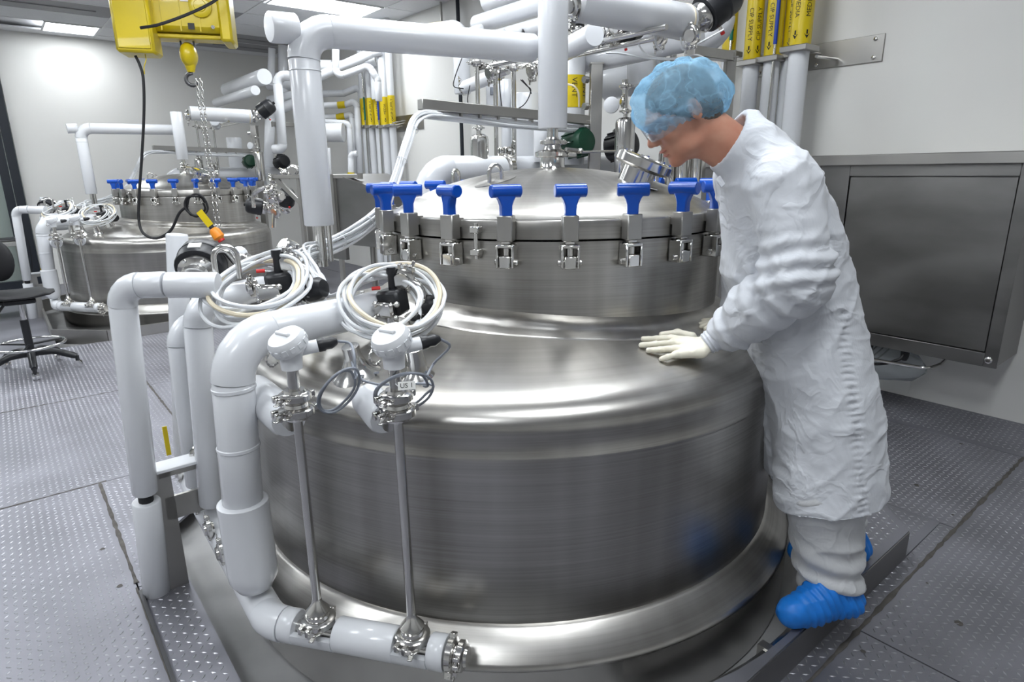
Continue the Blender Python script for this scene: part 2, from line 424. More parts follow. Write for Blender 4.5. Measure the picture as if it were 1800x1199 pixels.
def tri_clamp(parent, c, axis, r, side=None):
    """sanitary clamp: ferrule ring with two jaws, swing bolt and wing nut; a part with sub-parts"""
    c = np.asarray(c, float); x, y, d = frame(axis)
    if side is not None:
        x = nrm(np.asarray(side, float) - d*(np.asarray(side, float) @ d)); y = np.cross(d, x)
    w = r*0.34
    m = MB(); m.lathe([(r*.72, -w*1.6), (r*.78, -w), (r*1.0, -w*.9), (r*1.16, -w*.55), (r*1.16, w*.55), (r*1.0, w*.9), (r*.78, w), (r*.72, w*1.6)], c, d, 22, True, True, up=x)
    for sgn in (-1, 1):
        m.box(c + x*r*1.28 + y*sgn*r*.30, (r*.5, r*.32, w*1.5), x, y, bev=r*.05)
    m.box(c - x*r*1.24, (r*.34, r*.6, w*1.3), x, y, bev=r*.05)
    o = m.build('clamp', 'polished_steel', parent)
    b = MB(); b.cyl(c + x*r*1.38 - y*r*.55, c + x*r*1.38 + y*r*.95, r*.085, 8)
    b.build('swing_bolt', 'polished_steel', o)
    n = MB(); q = c + x*r*1.38 + y*r*.72
    n.cyl(q - y*r*.13, q + y*r*.2, r*.19, 8)
    for sgn in (-1, 1):
        n.box(q + y*r*.27 + x*sgn*r*.30, (r*.48, r*.34, r*.11), nrm(x+y*sgn*.35), nrm(y-x*sgn*.35), bev=r*.04)
    n.build('wing_nut', 'polished_steel', o)
    return o
_tm = {}
def text_geo(body, size):
    key = (body, size)
    if key not in _tm:
        cu = bpy.data.curves.new('t', 'FONT'); cu.body = body; cu.size = size; cu.align_x = 'CENTER'; cu.align_y = 'CENTER'; cu.resolution_u = 2
        ob = bpy.data.objects.new('t', cu); COL.objects.link(ob)
        me = ob.to_mesh(); bm = bmesh.new(); bm.from_mesh(me)
        for _ in range(3):                       # fine enough to follow a pipe's curve
            bmesh.ops.triangulate(bm, faces=bm.faces)
            es = [e for e in bm.edges if e.calc_length() > size*.22]
            if es: bmesh.ops.subdivide_edges(bm, edges=es, cuts=1)
        bmesh.ops.triangulate(bm, faces=bm.faces); bm.verts.index_update()
        v = [tuple(q.co) for q in bm.verts]; f = [tuple(x.index for x in p.verts) for p in bm.faces]; bm.free()
        ob.to_mesh_clear(); bpy.data.objects.remove(ob); bpy.data.curves.remove(cu); _tm[key] = (v, f)
    return _tm[key]
def text_flat(parent, body, size, c, x, y, material='black_print'):
    v, f = text_geo(body, size); x = nrm(x); y = nrm(y); z = np.cross(x, y)
    m = MB(); m.add([np.asarray(c) + x*a + y*b + z*0.0008 for a, b, _ in v], f)
    return m.build('lettering', material, parent, smooth=None)
def text_wrap(parent, body, size, base, axis, r, face, along=True, material='black_print', flip=False):
    """lettering wrapped on a cylinder; runs along the axis, centred on the direction `face`"""
    v, f = text_geo(body, size); d = nrm(axis); n0 = nrm(np.asarray(face) - d*(np.asarray(face) @ d)); t = np.cross(n0, d)
    if flip: d = -d; t = -t
    m = MB(); vs = []
    for a, b, _ in v:
        s, w = (a, b) if along else (b, -a)
        ang = w/r
        vs.append(np.asarray(base) + d*s + (n0*math.cos(ang) + t*math.sin(ang))*(r+0.0008))
    m.add(vs, f); return m.build('lettering', material, parent, smooth=None)

# ------------------------------------------------------------------ implicit surfaces (for the person)
_NT = rng.random((32, 32, 32))
def vnoise(p):
    i = np.floor(p).astype(int); f = p-i; f = f*f*(3-2*f); i &= 31; j = (i+1) & 31
    def g(a, b, c): return _NT[a, b, c]
    x0, y0, z0 = i[..., 0], i[..., 1], i[..., 2]; x1, y1, z1 = j[..., 0], j[..., 1], j[..., 2]
    fx, fy, fz = f[..., 0], f[..., 1], f[..., 2]
    c00 = g(x0, y0, z0)*(1-fx)+g(x1, y0, z0)*fx; c10 = g(x0, y1, z0)*(1-fx)+g(x1, y1, z0)*fx
    c01 = g(x0, y0, z1)*(1-fx)+g(x1, y0, z1)*fx; c11 = g(x0, y1, z1)*(1-fx)+g(x1, y1, z1)*fx
    return (c00*(1-fy)+c10*fy)*(1-fz)+(c01*(1-fy)+c11*fy)*fz
def smin(a, b, k):
    h = np.clip(0.5+0.5*(b-a)/k, 0, 1); return b*(1-h)+a*h-k*h*(1-h)
def cone(p, a, b, r1, r2):
    a = np.asarray(a, float); b = np.asarray(b, float); ba = b-a
    t = np.clip(((p-a) @ ba)/(ba @ ba), 0, 1)
    return np.linalg.norm(p-a-t[..., None]*ba, axis=-1) - (r1+(r2-r1)*t)
def ell(p, c, r, M=None):
    q = p-np.asarray(c, float)
    if M is not None: q = q @ np.asarray(M).T
    k0 = np.linalg.norm(q/np.asarray(r), axis=-1); k1 = np.linalg.norm(q/np.asarray(r)**2, axis=-1)
    return k0*(k0-1)/np.maximum(k1, 1e-9)
def surface_nets(fn, lo, hi, h):
    lo = np.asarray(lo, float); n = np.ceil((np.asarray(hi)-lo)/h).astype(int)+1
    ax = [lo[k]+h*np.arange(n[k]) for k in range(3)]
    G = np.stack(np.meshgrid(*ax, indexing='ij'), -1)
    V = np.concatenate([fn(G[i:i+24]) for i in range(0, n[0], 24)], 0)
    S = V < 0
    cell = np.zeros(tuple(n-1), int)
    cnt = np.zeros(tuple(n-1)); acc = np.zeros((*tuple(n-1), 3))
    cor = [(i, j, k) for i in (0, 1) for j in (0, 1) for k in (0, 1)]
    def sl(c): return tuple(slice(c[q], n[q]-1+c[q]) for q in range(3))
    for u in range(8):
        for w in range(u+1, 8):
            A, B = np.array(cor[u]), np.array(cor[w])
            if abs(A-B).sum() != 1: continue
            va, vb = V[sl(A)], V[sl(B)]; x = (va < 0) != (vb < 0)
            t = np.where(x, va/np.where(x, va-vb, 1), 0)
            cnt += x
            for q in range(3): acc[..., q] += np.where(x, A[q]+t*(B[q]-A[q]), 0)
    act = cnt > 0; ids = -np.ones(act.shape, int); ids[act] = np.arange(act.sum())
    I = np.argwhere(act); P = lo + (I + acc[act]/cnt[act][:, None])*h
    F = []
    for q in range(3):
        a, b = [k for k in range(3) if k != q]
        s0 = [slice(None)]*3; s1 = [slice(None)]*3; s0[q] = slice(0, n[q]-1); s1[q] = slice(1, n[q])
        x = S[tuple(s0)] != S[tuple(s1)]; E = np.argwhere(x)
        E = E[(E[:, a] > 0) & (E[:, b] > 0) & (E[:, a] < n[a]-1) & (E[:, b] < n[b]-1)]
        def gid(da, db):
            e = E.copy(); e[:, a] -= da; e[:, b] -= db; return ids[e[:, 0], e[:, 1], e[:, 2]]
        F.append(np.stack([gid(0, 0), gid(1, 0), gid(1, 1), gid(0, 1)], 1))
    return P, np.concatenate(F, 0)
def sdf_mesh(name, fn, lo, hi, h, material, parent, disp=None, relax=2):
    P, F = surface_nets(fn, lo, hi, h)
    for _ in range(relax):                      # light Laplacian smoothing
        A = np.zeros_like(P); c = np.zeros(len(P))
        for k in range(4):
            a, b = F[:, k], F[:, (k+1) % 4]
            np.add.at(A, a, P[b]); np.add.at(c, a, 1); np.add.at(A, b, P[a]); np.add.at(c, b, 1)
        P = P*.5 + .5*A/np.maximum(c, 1)[:, None]
    if disp is not None:
        e = h*.5; g = np.stack([fn(P+np.eye(3)[k]*e)-fn(P-np.eye(3)[k]*e) for k in range(3)], -1)
        N = g/np.maximum(np.linalg.norm(g, axis=-1, keepdims=True), 1e-9); P = P + N*disp(P)[:, None]
    me = bpy.data.meshes.new(name)
    org = (P.min(0)+P.max(0))/2
    me.from_pydata((P-org).tolist(), [], F.tolist()); me.materials.append(MAT[material])
    return finish(name, me, parent, org, True, 180)

# ================================================================== THE ROOM
A_BACK, B_RIGHT, A_FRONT, B_LEFT, H = 11.0, 4.34, -3.0, -4.5, 3.33
T1 = (2.02, 1.636); T2 = (8.12, 1.54)       # vessel axes in room coordinates
OFF = AB(T2[0]-T1[0], T2[1]-T1[1])
def rect_prism(m, a0, a1, b0, b1, z0, z1):
    m.box(AB((a0+a1)/2, (b0+b1)/2, (z0+z1)/2), (b1-b0, a1-a0, z1-z0), E2, E1); return m

floor = MB(); rect_prism(floor, A_FRONT, A_BACK, B_LEFT, B_RIGHT, -0.25, -0.08)
floor = struct(floor.build('floor', 'pit_steel'), 'grey diamond plate floor around the sunken vessels', 'floor')

def lugs(parent, inside, a0, a1, b0, b1, z):
    P = 0.0275
    ia = np.arange(math.ceil((a0+.012)/P), math.floor((a1-.012)/P)+1); ib = np.arange(math.ceil((b0+.012)/P), math.floor((b1-.012)/P)+1)
    if len(ia) == 0 or len(ib) == 0: return
    I, J = np.meshgrid(ia, ib, indexing='ij'); I = I.ravel(); J = J.ravel()
    a = I*P; b = J*P
    if inside is not None:
        k = np.array([inside(x, y) for x, y in zip(a, b)]); I, J, a, b = I[k], J[k], a[k], b[k]
    if len(a) == 0: return
    s = np.where((I+J) % 2 == 0, 1.0, -1.0)
    la = np.full_like(s, math.sqrt(.5)); lb = s*math.sqrt(.5)     # lug direction
    L, W, Hh = 0.0112, 0.0036, 0.0020
    pts = []
    for (l, w, h) in ((-1, 0, 0), (0, -1, 0), (1, 0, 0), (0, 1, 0), (-.45, 0, 1), (.45, 0, 1)):
        pa = a + la*l*L - lb*w*W; pb = b + lb*l*L + la*w*W
        pts.append(np.stack([E1[0]*pa+E2[0]*pb, E1[1]*pa+E2[1]*pb, np.full_like(pa, z+h*Hh)], -1))
    V = np.stack(pts, 1).reshape(-1, 3); n = len(a)
    base = np.array([(0, 1, 4), (1, 5, 4), (1, 2, 5), (2, 3, 5), (3, 4, 5), (3, 0, 4)])
    F = (base[None] + 6*np.arange(n)[:, None, None]).reshape(-1, 3)
    org = V.mean(0); me = bpy.data.meshes.new('tread_lugs'); me.from_pydata((V-org).tolist(), [], F.tolist()); me.materials.append(MAT['lug_steel'])
    o = finish('tread_lugs', me, parent, org, None); o['kind'] = 'stuff'
    return o
def plate(a0, a1, b0, b1, tread=True):
    g = 0.003; m = MB(); m.box(AB((a0+a1)/2, (b0+b1)/2, -.006), (b1-b0-2*g, a1-a0-2*g, .012), E2, E1)
    o = m.build('floor_plate', 'floor_steel', floor)
    if tread: lugs(o, None, a0, a1, b0, b1, 0.0)
    return o
CH = 0.40
a0p, a1p = T1[0]-1.32, T1[0]+1.32; b0p, b1p = 0.335, 2.95
for r in [(-1.6, .64, B_LEFT, -1.6), (-1.6, .64, -1.6, .17), (-1.6, .64, .17, 2.0), (-1.6, .64, 2.0, 4.0),
          (.64, 3.54, -1.6, .17), (.64, 3.54, B_LEFT, -1.6), (.64, 2.47, .17, b0p), (2.47, 3.54, .17, b0p),
          (.64, a0p, b0p, b1p), (.64, 2.1, b1p, 4.0), (2.1, a1p, b1p, 4.0),
          (a1p, 3.54, b0p, b1p), (a1p, 3.54, b1p, 4.0),
          (3.54, 5.1, -1.6, .66), (5.1, 6.8, -1.6, .66), (3.54, 6.8, B_LEFT, -1.6), (3.54, 5.1, .66, 2.4), (5.1, 6.8, .66, 2.4), (3.54, 6.8, 2.4, 4.0)]:
    plate(*r)
for r in [(6.8, A_BACK, B_LEFT, -1.2), (6.8, A_BACK, -1.2, .23), (6.8, A_BACK, 2.86, B_RIGHT), (9.44, A_BACK, .23, 2.86), (A_FRONT, -1.6, B_LEFT, B_RIGHT)]:
    plate(*r, tread=False)
def tri_plate(p, q, r):
    m = MB(); pts = [AB(*p, -.006), AB(*q, -.006), AB(*r, -.006)]
    m.add([np.array(x)+[0, 0, dz] for dz in (-.006, .006) for x in pts], [(0, 1, 2), (3, 4, 5), (0, 1, 4, 3), (1, 2, 5, 4), (2, 0, 3, 5)])
    o = m.build('floor_plate', 'floor_steel', floor)
    P = np.array([p, q, r])
    def ins(a, b):
        s = [np.cross(P[(k+1) % 3]-P[k], np.array([a, b])-P[k]) for k in range(3)]
        return (min(s) > .012) or (max(s) < -.012)
    lugs(o, ins, P[:, 0].min(), P[:, 0].max(), P[:, 1].min(), P[:, 1].max(), 0.0)
tri_plate((a1p, b0p), (a1p-CH*1.3, b0p), (a1p, b0p+CH*1.3)); tri_plate((a0p, b1p), (a0p+CH, b1p), (a0p, b1p-CH)); tri_plate((a1p, b1p), (a1p-CH, b1p), (a1p, b1p-CH))
tri_plate((a0p, b0p), (a0p+CH, b0p), (a0p, b0p+CH))
# dirty weld seams between the plates
def seam(a0, b0, a1, b1, w=.012):
    p, q = AB(a0, b0, .001), AB(a1, b1, .001); d = nrm(q-p); n = np.array([-d[1], d[0], 0]); L = np.linalg.norm(q-p); k = int(L/.03)
    m = MB(); vs = []; fs = []
    for i in range(k+1):
        c = p+d*L*i/k; ww = w*(.5+random.random()*.8); hh = .0015+.003*random.random()
        vs += [c-n*ww*.5, c+np.array([0, 0, hh]), c+n*ww*.5]
        if i: fs += [(3*i-3, 3*i, 3*i+1, 3*i-2), (3*i-2, 3*i+1, 3*i+2, 3*i-1)]
    m.add(vs, fs); m.build('weld_seam', 'weld_stain', floor, sharp=180)
seam(.64, .5, .64, 4.0, .017); seam(3.54, -2.5, 3.54, .2, .01); seam(2.5, .17, 3.54, .17, .016); seam(.64, .17, 2.47, .165, .008); seam(3.54, .66, 6.8, .66, .014)
seam(5.1, -1.6, 5.1, .66, .006); seam(2.1, 2.95, 2.1, 4.0, .01)
# angle iron beside the narrow strip and stains
m = MB(); m.box(AB(1.55, .172, .004), (.012, 1.75, .02), E2, E1); m.build('edge_angle', 'dark_steel', floor)
for (px, py, s) in [(1685, 1095, .05), (1612, 853, .05), (1517, 1145, .03), (1690, 780, .04), (1630, 1025, .02), (210, 1030, .04), (180, 965, .035), (1675, 905, .02)]:
    c = Kz(px, py, 0.0014); n = 14; off = random.random()*6
    ring = [c + np.array([math.cos(2*math.pi*k/n), math.sin(2*math.pi*k/n), 0])*s*(.22+.1*random.random()) for k in range(n)]
    m = MB(); m.add(ring, [tuple(range(n))]); m.build('stain', 'weld_stain', floor, smooth=None)

# kick plate along the right hand wall
kp = thing('baseboard_right', 'raised diamond plate kerb along the right wall', 'kerb', AB(4, 4.17, 0)); struct(kp)
for i in range(6):
    a0 = -1.6+i*2.0
    m = MB(); z0, z1 = .004, .07
    p = [AB(a0+.003, 4.0, z0), AB(a0+1.997, 4.0, z0), AB(a0+1.997, B_RIGHT, z1), AB(a0+.003, B_RIGHT, z1)]
    m.add(p+[q-np.array([0, 0, .01]) for q in p], [(0, 1, 2, 3), (7, 6, 5, 4), (0, 1, 5, 4), (1, 2, 6, 5), (2, 3, 7, 6), (3, 0, 4, 7)])
    o = m.build('kerb_plate', 'floor_steel', kp)
    if a0 < 5:
        g = lugs(o, None, a0, a0+2, 4.01, 4.33, 0.0)
        for v in g.data.vertices:
            w = np.array(g.location)+ORG[o]+np.array(v.co); b = w @ E2; v.co.z += z0+(z1-z0)*(b-4.0)/.34

# walls
def wall(name, a0, a1, b0, b1, z0=-.02, z1=H+.1):
    m = MB(); rect_prism(m, a0, a1, b0, b1, z0, z1); return struct(m.build(name, 'wall_paint'))
wall('wall_right', A_FRONT, A_BACK, B_RIGHT, B_RIGHT+.1)
wall('wall_back', A_BACK, A_BACK+.1, .36, B_RIGHT+.1)
wall('wall_left', A_FRONT, A_BACK+1, B_LEFT-.1, B_LEFT)
wall('wall_front', A_FRONT-.1, A_FRONT, B_LEFT-.1, B_RIGHT+.1)
wall('wall_corridor', A_BACK+.9, A_BACK+1, B_LEFT, .5)
w = thing('window_1', 'glazed partition with a dark frame at the far left', 'window', AB(A_BACK, .3, 0)); struct(w)
for b_ in (.30, .19):
    m = MB(); rect_prism(m, A_BACK-.06, A_BACK+.06, b_-.05, b_+.05, 0, H); m.build('frame_post', 'dark_frame', w)
for z_ in (.05, H-.06):
    m = MB(); rect_prism(m, A_BACK-.05, A_BACK+.05, B_LEFT, .14, z_-.05, z_+.05); m.build('frame_rail', 'dark_frame', w)
m = MB(); rect_prism(m, A_BACK-.004, A_BACK+.004, B_LEFT, .14, .1, H-.1); m.build('pane', 'window_glass', w)
m = MB(); rect_prism(m, A_BACK-.012, A_BACK-.002, .36, B_RIGHT, 0, .1); struct(m.build('baseboard_back', 'wall_paint'))

# ceiling with boards, bars, troffers, grilles
ceil = MB(); rect_prism(ceil, A_FRONT-.1, A_BACK+1, B_LEFT-.1, B_RIGHT+.1, H+.06, H+.12)
ceil = struct(ceil.build('ceiling', 'ceiling_board'), 'suspended ceiling of pale boards', 'ceiling')
TA, TB = 0.605, 1.21
a_ref, b_ref = 7.06, 2.70
LAMPS = []
for i in range(-17, 8):
    for j in range(-6, 2):
        a0, b0 = a_ref+i*TA, b_ref+j*TB
        if a0 > A_BACK-.05 or b0 > B_RIGHT-.1: continue
        LAMPS.append((i, j, a0, b0))
lit = {(0, 0), (-5, -1), (-9, -1), (3, -4), (5, -2), (0, -2), (-4, -2), (-8, -2), (-12, -2), (0, -4), (-4, -4), (-8, -4), (5, -4), (-12, -4)}  # panels out of view are added and placed to balance wall brightness
dark = {(2, -1), (4, 0), (5, 0), (3, -2), (4, -3)}
board = None; bar = None
for (i, j, a0, b0) in LAMPS:
    c = AB(a0+TA/2, b0+TB/2, H)
    wb = min(TB, B_RIGHT-b0)
    if (i, j) in lit:
        half = (i, j) == (5, -2)
        t = thing('ceiling_light', '', 'ceiling light', c, 'flush troffers in the suspended ceiling')
        t['label'] = {(0, 0): 'wide glowing ceiling panel above the insulated pipes in the corner', (5, -2): 'small square glowing ceiling panel nearest the back wall'}.get((i, j), 'glowing ceiling panel added out of the view to light the room')
        bw = .60 if half else 1.16
        cb = AB(a0+TA/2, (1.17 if half else b0+TB/2), H)
        for s in (-1, 1):
            m = MB(); m.box(cb+E1*s*(TA/2-.012)-np.array([0, 0, .004]), (bw, .024, .014), E2, E1); m.build('rim', 'ceiling_bar', t)
            m = MB(); m.box(cb+E2*s*(bw/2-.012)-np.array([0, 0, .004]), (.024, TA-.05, .014), E2, E1); m.build('rim', 'ceiling_bar', t)
        m = MB(); m.box(cb+np.array([0, 0, .003]), (bw-.05, TA-.05, .006), E2, E1); m.build('diffuser', 'lamp_diffuser', t)
        if half:
            m = MB(); m.box(AB(a0+TA/2, b0+TB*.78, H+.01), (.5, TA-.012, .02), E2, E1); m.build('ceiling_tile', 'ceiling_board', ceil)
    elif (i, j) in dark:
        t = thing('air_grille', {(2, -1): 'grey return air grille beside the yellow hoist', (4, 0): 'grey air grille in the corner, nearer of the adjoining two', (5, 0): 'grey air grille in the corner, touching the back wall side', (3, -2): 'grey air grille at the top left edge of the ceiling'}.get((i, j), 'grey air grille out of view beyond the left edge'), 'air grille', c, 'ceiling grilles')
        m = MB(); m.box(c+np.array([0, 0, .01]), (TB-.03, TA-.03, .02), E2, E1); m.build('grille_plate', 'grille_grey', t)
        m = MB(); m.box(c+np.array([0, 0, -.004]), (TB*.7, .012, .012), E2, E1); m.build('grille_bar', 'grille_grey', t)
    else:
        if wb < TB-.01 or board is None:
            m = MB(); m.box(AB(a0+TA/2, b0+wb/2, H+.012), (wb-.014, TA-.014, .02), E2, E1); o = m.build('ceiling_tile', 'ceiling_board', ceil)
            if wb >= TB-.01: board = (o, c)
        else:
            o = board[0].copy(); COL.objects.link(o); o.location = board[0].location + Vector(c-board[1])
for i in range(-17, 8):
    m = MB(); rect_prism(m, a_ref+i*TA-.01, a_ref+i*TA+.01, B_LEFT, B_RIGHT, H-.002, H+.01); m.build('grid_bar', 'ceiling_bar', ceil)
for j in range(-6, 2):
    m = MB(); rect_prism(m, A_FRONT, A_BACK, b_ref+j*TB-.01, b_ref+j*TB+.01, H-.003, H+.009); m.build('grid_bar', 'ceiling_bar', ceil)

# octagonal step around the near vessel (raised on the right hand side)
def step(center, name, label):
    a_, b_ = center; hs = 1.32; h = .12
    outer = [(a_-hs, b_-.55), (a_-hs, b_+hs-CH), (a_-hs+CH, b_+hs), (a_+.6, b_+hs)]
    ri = 1.30
    def ang(p): return math.atan2(p[1]-b_, p[0]-a_)
    t0, t1 = ang((a_-hs, b_-.5)), ang((a_+.6, b_+hs))
    if t0 < 0: t0 += 2*math.pi
    inner = [(a_+ri*math.cos(t), b_+ri*math.sin(t)) for t in np.linspace(t1, t0, 26)]
    poly = outer+inner
    t = thing(name, label, 'platform', AB(a_-hs, b_, 0))
    m = MB(); lo = [AB(*p, h-.012) for p in poly]; hi = [AB(*p, h) for p in poly]; n = len(poly)
    m.add(lo+hi, [tuple(range(n))[::-1], tuple(range(n, 2*n))]+[(i, (i+1) % n, n+(i+1) % n, n+i) for i in range(n)])
    o = m.build('tread_plate', 'floor_steel', t, sharp=30)
    def ins(a, b):
        if math.hypot(a-a_, b-b_) < ri+.02: return False
        return a > a_-hs+.015 and b < b_+hs-.015 and (a-(a_-hs))-(b-(b_+hs-CH)) > .02 and b > b_-.5 and a < a_+.58
    lugs(o, ins, a_-hs, a_+.6, b_-.5, b_+hs, h)
    for p, q in zip(outer[:-1], outer[1:]):
        P, Q = AB(*p), AB(*q); d = nrm(Q-P); nn = np.array([d[1], -d[0], 0])
        m = MB(); m.box((P+Q)/2 + np.array([0, 0, h/2-.002]), (np.linalg.norm(Q-P), .008, h-.004), d, np.cross([0, 0, 1], d)); m.build('riser', 'cabinet_steel', t)
    # bearers in the gap between step and vessel
    for k, tt in enumerate(np.linspace(t0-.05, t1+.1, 9)):
        P = AB(a_+1.25*math.cos(tt), b_+1.25*math.sin(tt), .07); Q = AB(a_+1.308*math.cos(tt), b_+1.308*math.sin(tt), .07)
        m = MB(); m.box((P+Q)/2, (np.linalg.norm(Q-P), .03, .05), nrm(Q-P), np.cross([0, 0, 1], nrm(Q-P))); m.build('bearer', 'dull_steel', t)
    m = MB(); rr = []
    for tt in np.linspace(t0, t1, 30):
        c = math.cos(tt); s = math.sin(tt)
        rr.append([AB(a_+r*c, b_+r*s, z) for r, z in ((1.272, -.04), (1.285, -.04), (1.285, .09), (1.272, .09))])
    m.ring_loft(rr); m.build('inner_ring', 'polished_steel', t)
    return t
step(T1, 'step_platform', 'raised diamond plate step around the near vessel, under the worker')

# kerb around the far vessel pit
k = thing('pit_kerb', 'low grey steel kerb around the base of the far vessel', 'kerb', AB(T2[0]-1.32, T2[1], 0))
oc = [(-1.32, -.92), (-1.32, .92), (-.92, 1.32), (.92, 1.32), (1.32, .92), (1.32, -.92), (.92, -1.32), (-.92, -1.32)]
for p, q in zip(oc, oc[1:]+oc[:1]):
    P, Q = AB(T2[0]+p[0], T2[1]+p[1], .03), AB(T2[0]+q[0], T2[1]+q[1], .03); d = nrm(Q-P)
    m = MB(); m.box((P+Q)/2, (np.linalg.norm(Q-P), .02, .14), d, np.cross([0, 0, 1], d)); m.build('kerb_side', 'dull_steel', k)

# ================================================================== THE VESSEL
VA = np.array([0.0, 2.6, 0.0]); NA = np.array([0.18, 2.74, 0.0]); RB = 1.07; RN = 0.695
_dp = spline([(0, 1.075, 0), (.25, 1.058, 0), (.47, 1.022, 0), (.62, .99, 0), (.78, .957, 0), (.92, .925, 0), (1.0, .902, 0), (1.045, .875, 0), (1.068, .84, 0), (1.07, .80, 0)], 8)
_dr = np.array([p[0] for p in _dp]); _dz = np.array([p[1] for p in _dp])
def domez(x, y): return float(np.interp(math.hypot(x-VA[0], y-VA[1]), _dr, _dz))
def on_dome(px, py, off=0.0):
    lo, hi = 1.2, 4.0
    r = ray(px, py); r = r/r[1]
    t = 1.3
    while t < 3.4:
        p = CAM+r*t
        if math.hypot(p[0]-VA[0], p[1]-VA[1]) < 1.07 and p[2] <= domez(p[0], p[1])+off: return p
        t += .004
    return CAM+r*2.0
vessel = thing('stainless_vessel', 'large near stainless steel vessel the worker leans over', 'vessel', VA)
vessel['far'] = 'far stainless steel vessel standing below the yellow hoist'; UNIT.append(vessel)
S = 128
m = MB(); m.lathe([(1.07, .225), (1.07, .30), (1.07, .45), (1.07, .60), (1.07, .74), (1.0702, .742), (1.072, .745), (1.072, .752), (1.0702, .755), (1.07, .80)], VA, seg=S)
m.build('jacket', 'brushed_tank_steel', vessel, sharp=60)
m = MB(); m.lathe([(1.045, .232), (1.072, .228), (1.085, .222), (1.150, .158), (1.158, .150), (1.160, .140)], VA, seg=S)
m.build('base_ledge', 'brushed_tank_steel', vessel, sharp=60)
m = MB(); m.lathe([(1.160, .140), (1.160, .05), (1.160, -.07)], VA, seg=S, cap1=True)
m.build('skirt', 'skirt_steel', vessel, sharp=60)
m = MB(); m.lathe([(r if r > .01 else .01, z) for r, z in zip(_dr, _dz)], VA, seg=S)
m.build('shoulder_dome', 'brushed_tank_steel', vessel, sharp=60)
# saddle collar where the eccentric neck meets the dome
rings = []
prof = [(-.01, .03), (.012, .028), (.045, .024), (.06, .015), (.075, .006), (.11, .004), (.122, -.002), (.13, -.02)]
for k in range(S):
    t = 2*math.pi*k/S; ring = []
    for dr, dz in prof:
        q = NA + np.array([math.cos(t), math.sin(t), 0])*(RN+dr)
        d = math.hypot(q[0]-VA[0], q[1]-VA[1])
        zb = float(np.interp(min(d, 1.0), _dr, _dz)); ring.append(np.array([q[0], q[1], zb+dz]))
    rings.append(ring)
m = MB(); n = len(prof); vs = [q for r in rings for q in r]; fs = []
for i in range(S):
    for j in range(n-1): fs.append((i*n+j, ((i+1) % S)*n+j, ((i+1) % S)*n+j+1, i*n+j+1))
m.add(vs, fs); m.build('neck_collar', 'brushed_tank_steel', vessel, sharp=40)
m = MB(); m.lathe([(RN, .80), (RN, 1.0), (RN, 1.26), (RN-.003, 1.2735), (RN-.012, 1.2745)], NA, seg=S); m.build('neck', 'brushed_tank_steel', vessel)
m = MB(); m.lathe([(RN-.012, 1.2775), (RN-.002, 1.2785), (RN+.002, 1.281), (RN+.002, 1.338), (RN-.001, 1.343), (RN-.03, 1.345)], NA, seg=S); m.build('lid_flange', 'brushed_tank_steel', vessel)
def lidz(r): return 1.335 + .168*(1-(r/.67)**2)**.85 if r < .67 else 1.335
m = MB(); m.lathe([(RN-.01, 1.344)]+[(r, lidz(r)+.008) for r in np.linspace(.668, .01, 26)], NA, seg=S); m.build('lid', 'brushed_tank_steel', vessel, sharp=60)
def lid_pt(dx, dy, off=0): return NA + np.array([dx, dy, lidz(math.hypot(dx, dy))+.008+off])

def clamp(ang, yaw, back=False):
    """swing clamp with a blue T handle; ang measured from the camera side"""
    out = np.array([math.sin(ang), -math.cos(ang), 0]); tn = np.array([math.cos(ang), math.sin(ang), 0]); up = np.array([0, 0, 1.0])
    base = NA + out*(RN+.03)
    m = MB()
    m.box(base+up*1.320, (.052, .046, .082), tn, out, bev=.003)          # nut block
    m.box(NA+out*(RN+.012)+up*1.333, (.05, .05, .03), tn, out)            # lug on the flange
    o = m.build('lid_clamp', 'dull_steel', vessel)
    m = MB(); m.box(base+up*1.2745, (.03, .03, .012), tn, out, bev=.003); m.build('washer', 'polished_steel', o)
    m = MB(); zt, zb = 1.268, 1.192                                    # hinge yoke: frame with a window
    for s in (-1, 1): m.box(base+tn*s*.026+up*(zt+zb)/2, (.009, .054, zt-zb), tn, out, bev=.003)
    m.box(base+up*(zt-.005)+out*.0, (.052, .054, .012), tn, out, bev=.003)
    m.build('yoke', 'polished_steel', o)
    m = MB(); m.box(base+up*1.212+out*.004, (.040, .046, .042), tn, out, bev=.004); m.cyl(base+up*1.225, base+up*1.262, .013, 10); m.build('hinge_block', 'polished_steel', o)
    m = MB(); m.cyl(base-tn*.040+up*1.209, base+tn*.040+up*1.209, .010, 10, bev=.002); m.build('pivot_bolt', 'polished_steel', o)
    # handle
    h = np.array([math.cos(yaw), math.sin(yaw), 0]); w = np.cross(up, h); c = base.copy(); z0, z1, zc = 1.361, 1.425, 1.437
    m = MB(); rings = []
    for z, hw, hd in ((z0, .018, .017), (z0+.03, .0185, .017), (z0+.046, .024, .0165), (z0+.058, .031, .015), (zc, .036, .012)):
        rings.append([c+up*z+h*sx*hw*a+w*sy*hd*b for (sx, a, sy, b) in ((1, 1, 1, .7), (1, .8, 1, 1), (-1, .8, 1, 1), (-1, 1, 1, .7), (-1, 1, -1, .7), (-1, .8, -1, 1), (1, .8, -1, 1), (1, 1, -1, .7))])
    m.ring_loft(rings)
    m.cyl(c+up*zc-h*.051, c+up*zc+h*.051, .0212, 18, bev=.003)
    m.build('handle', 'blue_plastic', o, sharp=35)
    return o
YAW = {0: .12, 1: -.1, 2: -.75, 3: .05, -1: .35, -2: 1.0-1.9, -3: .1, -4: .5, -5: -.1}
for k in range(22):
    i = k if k <= 11 else k-22
    a = math.radians(0.8+i*360/22)
    clamp(a, YAW.get(i, random.uniform(-.9, .9)))
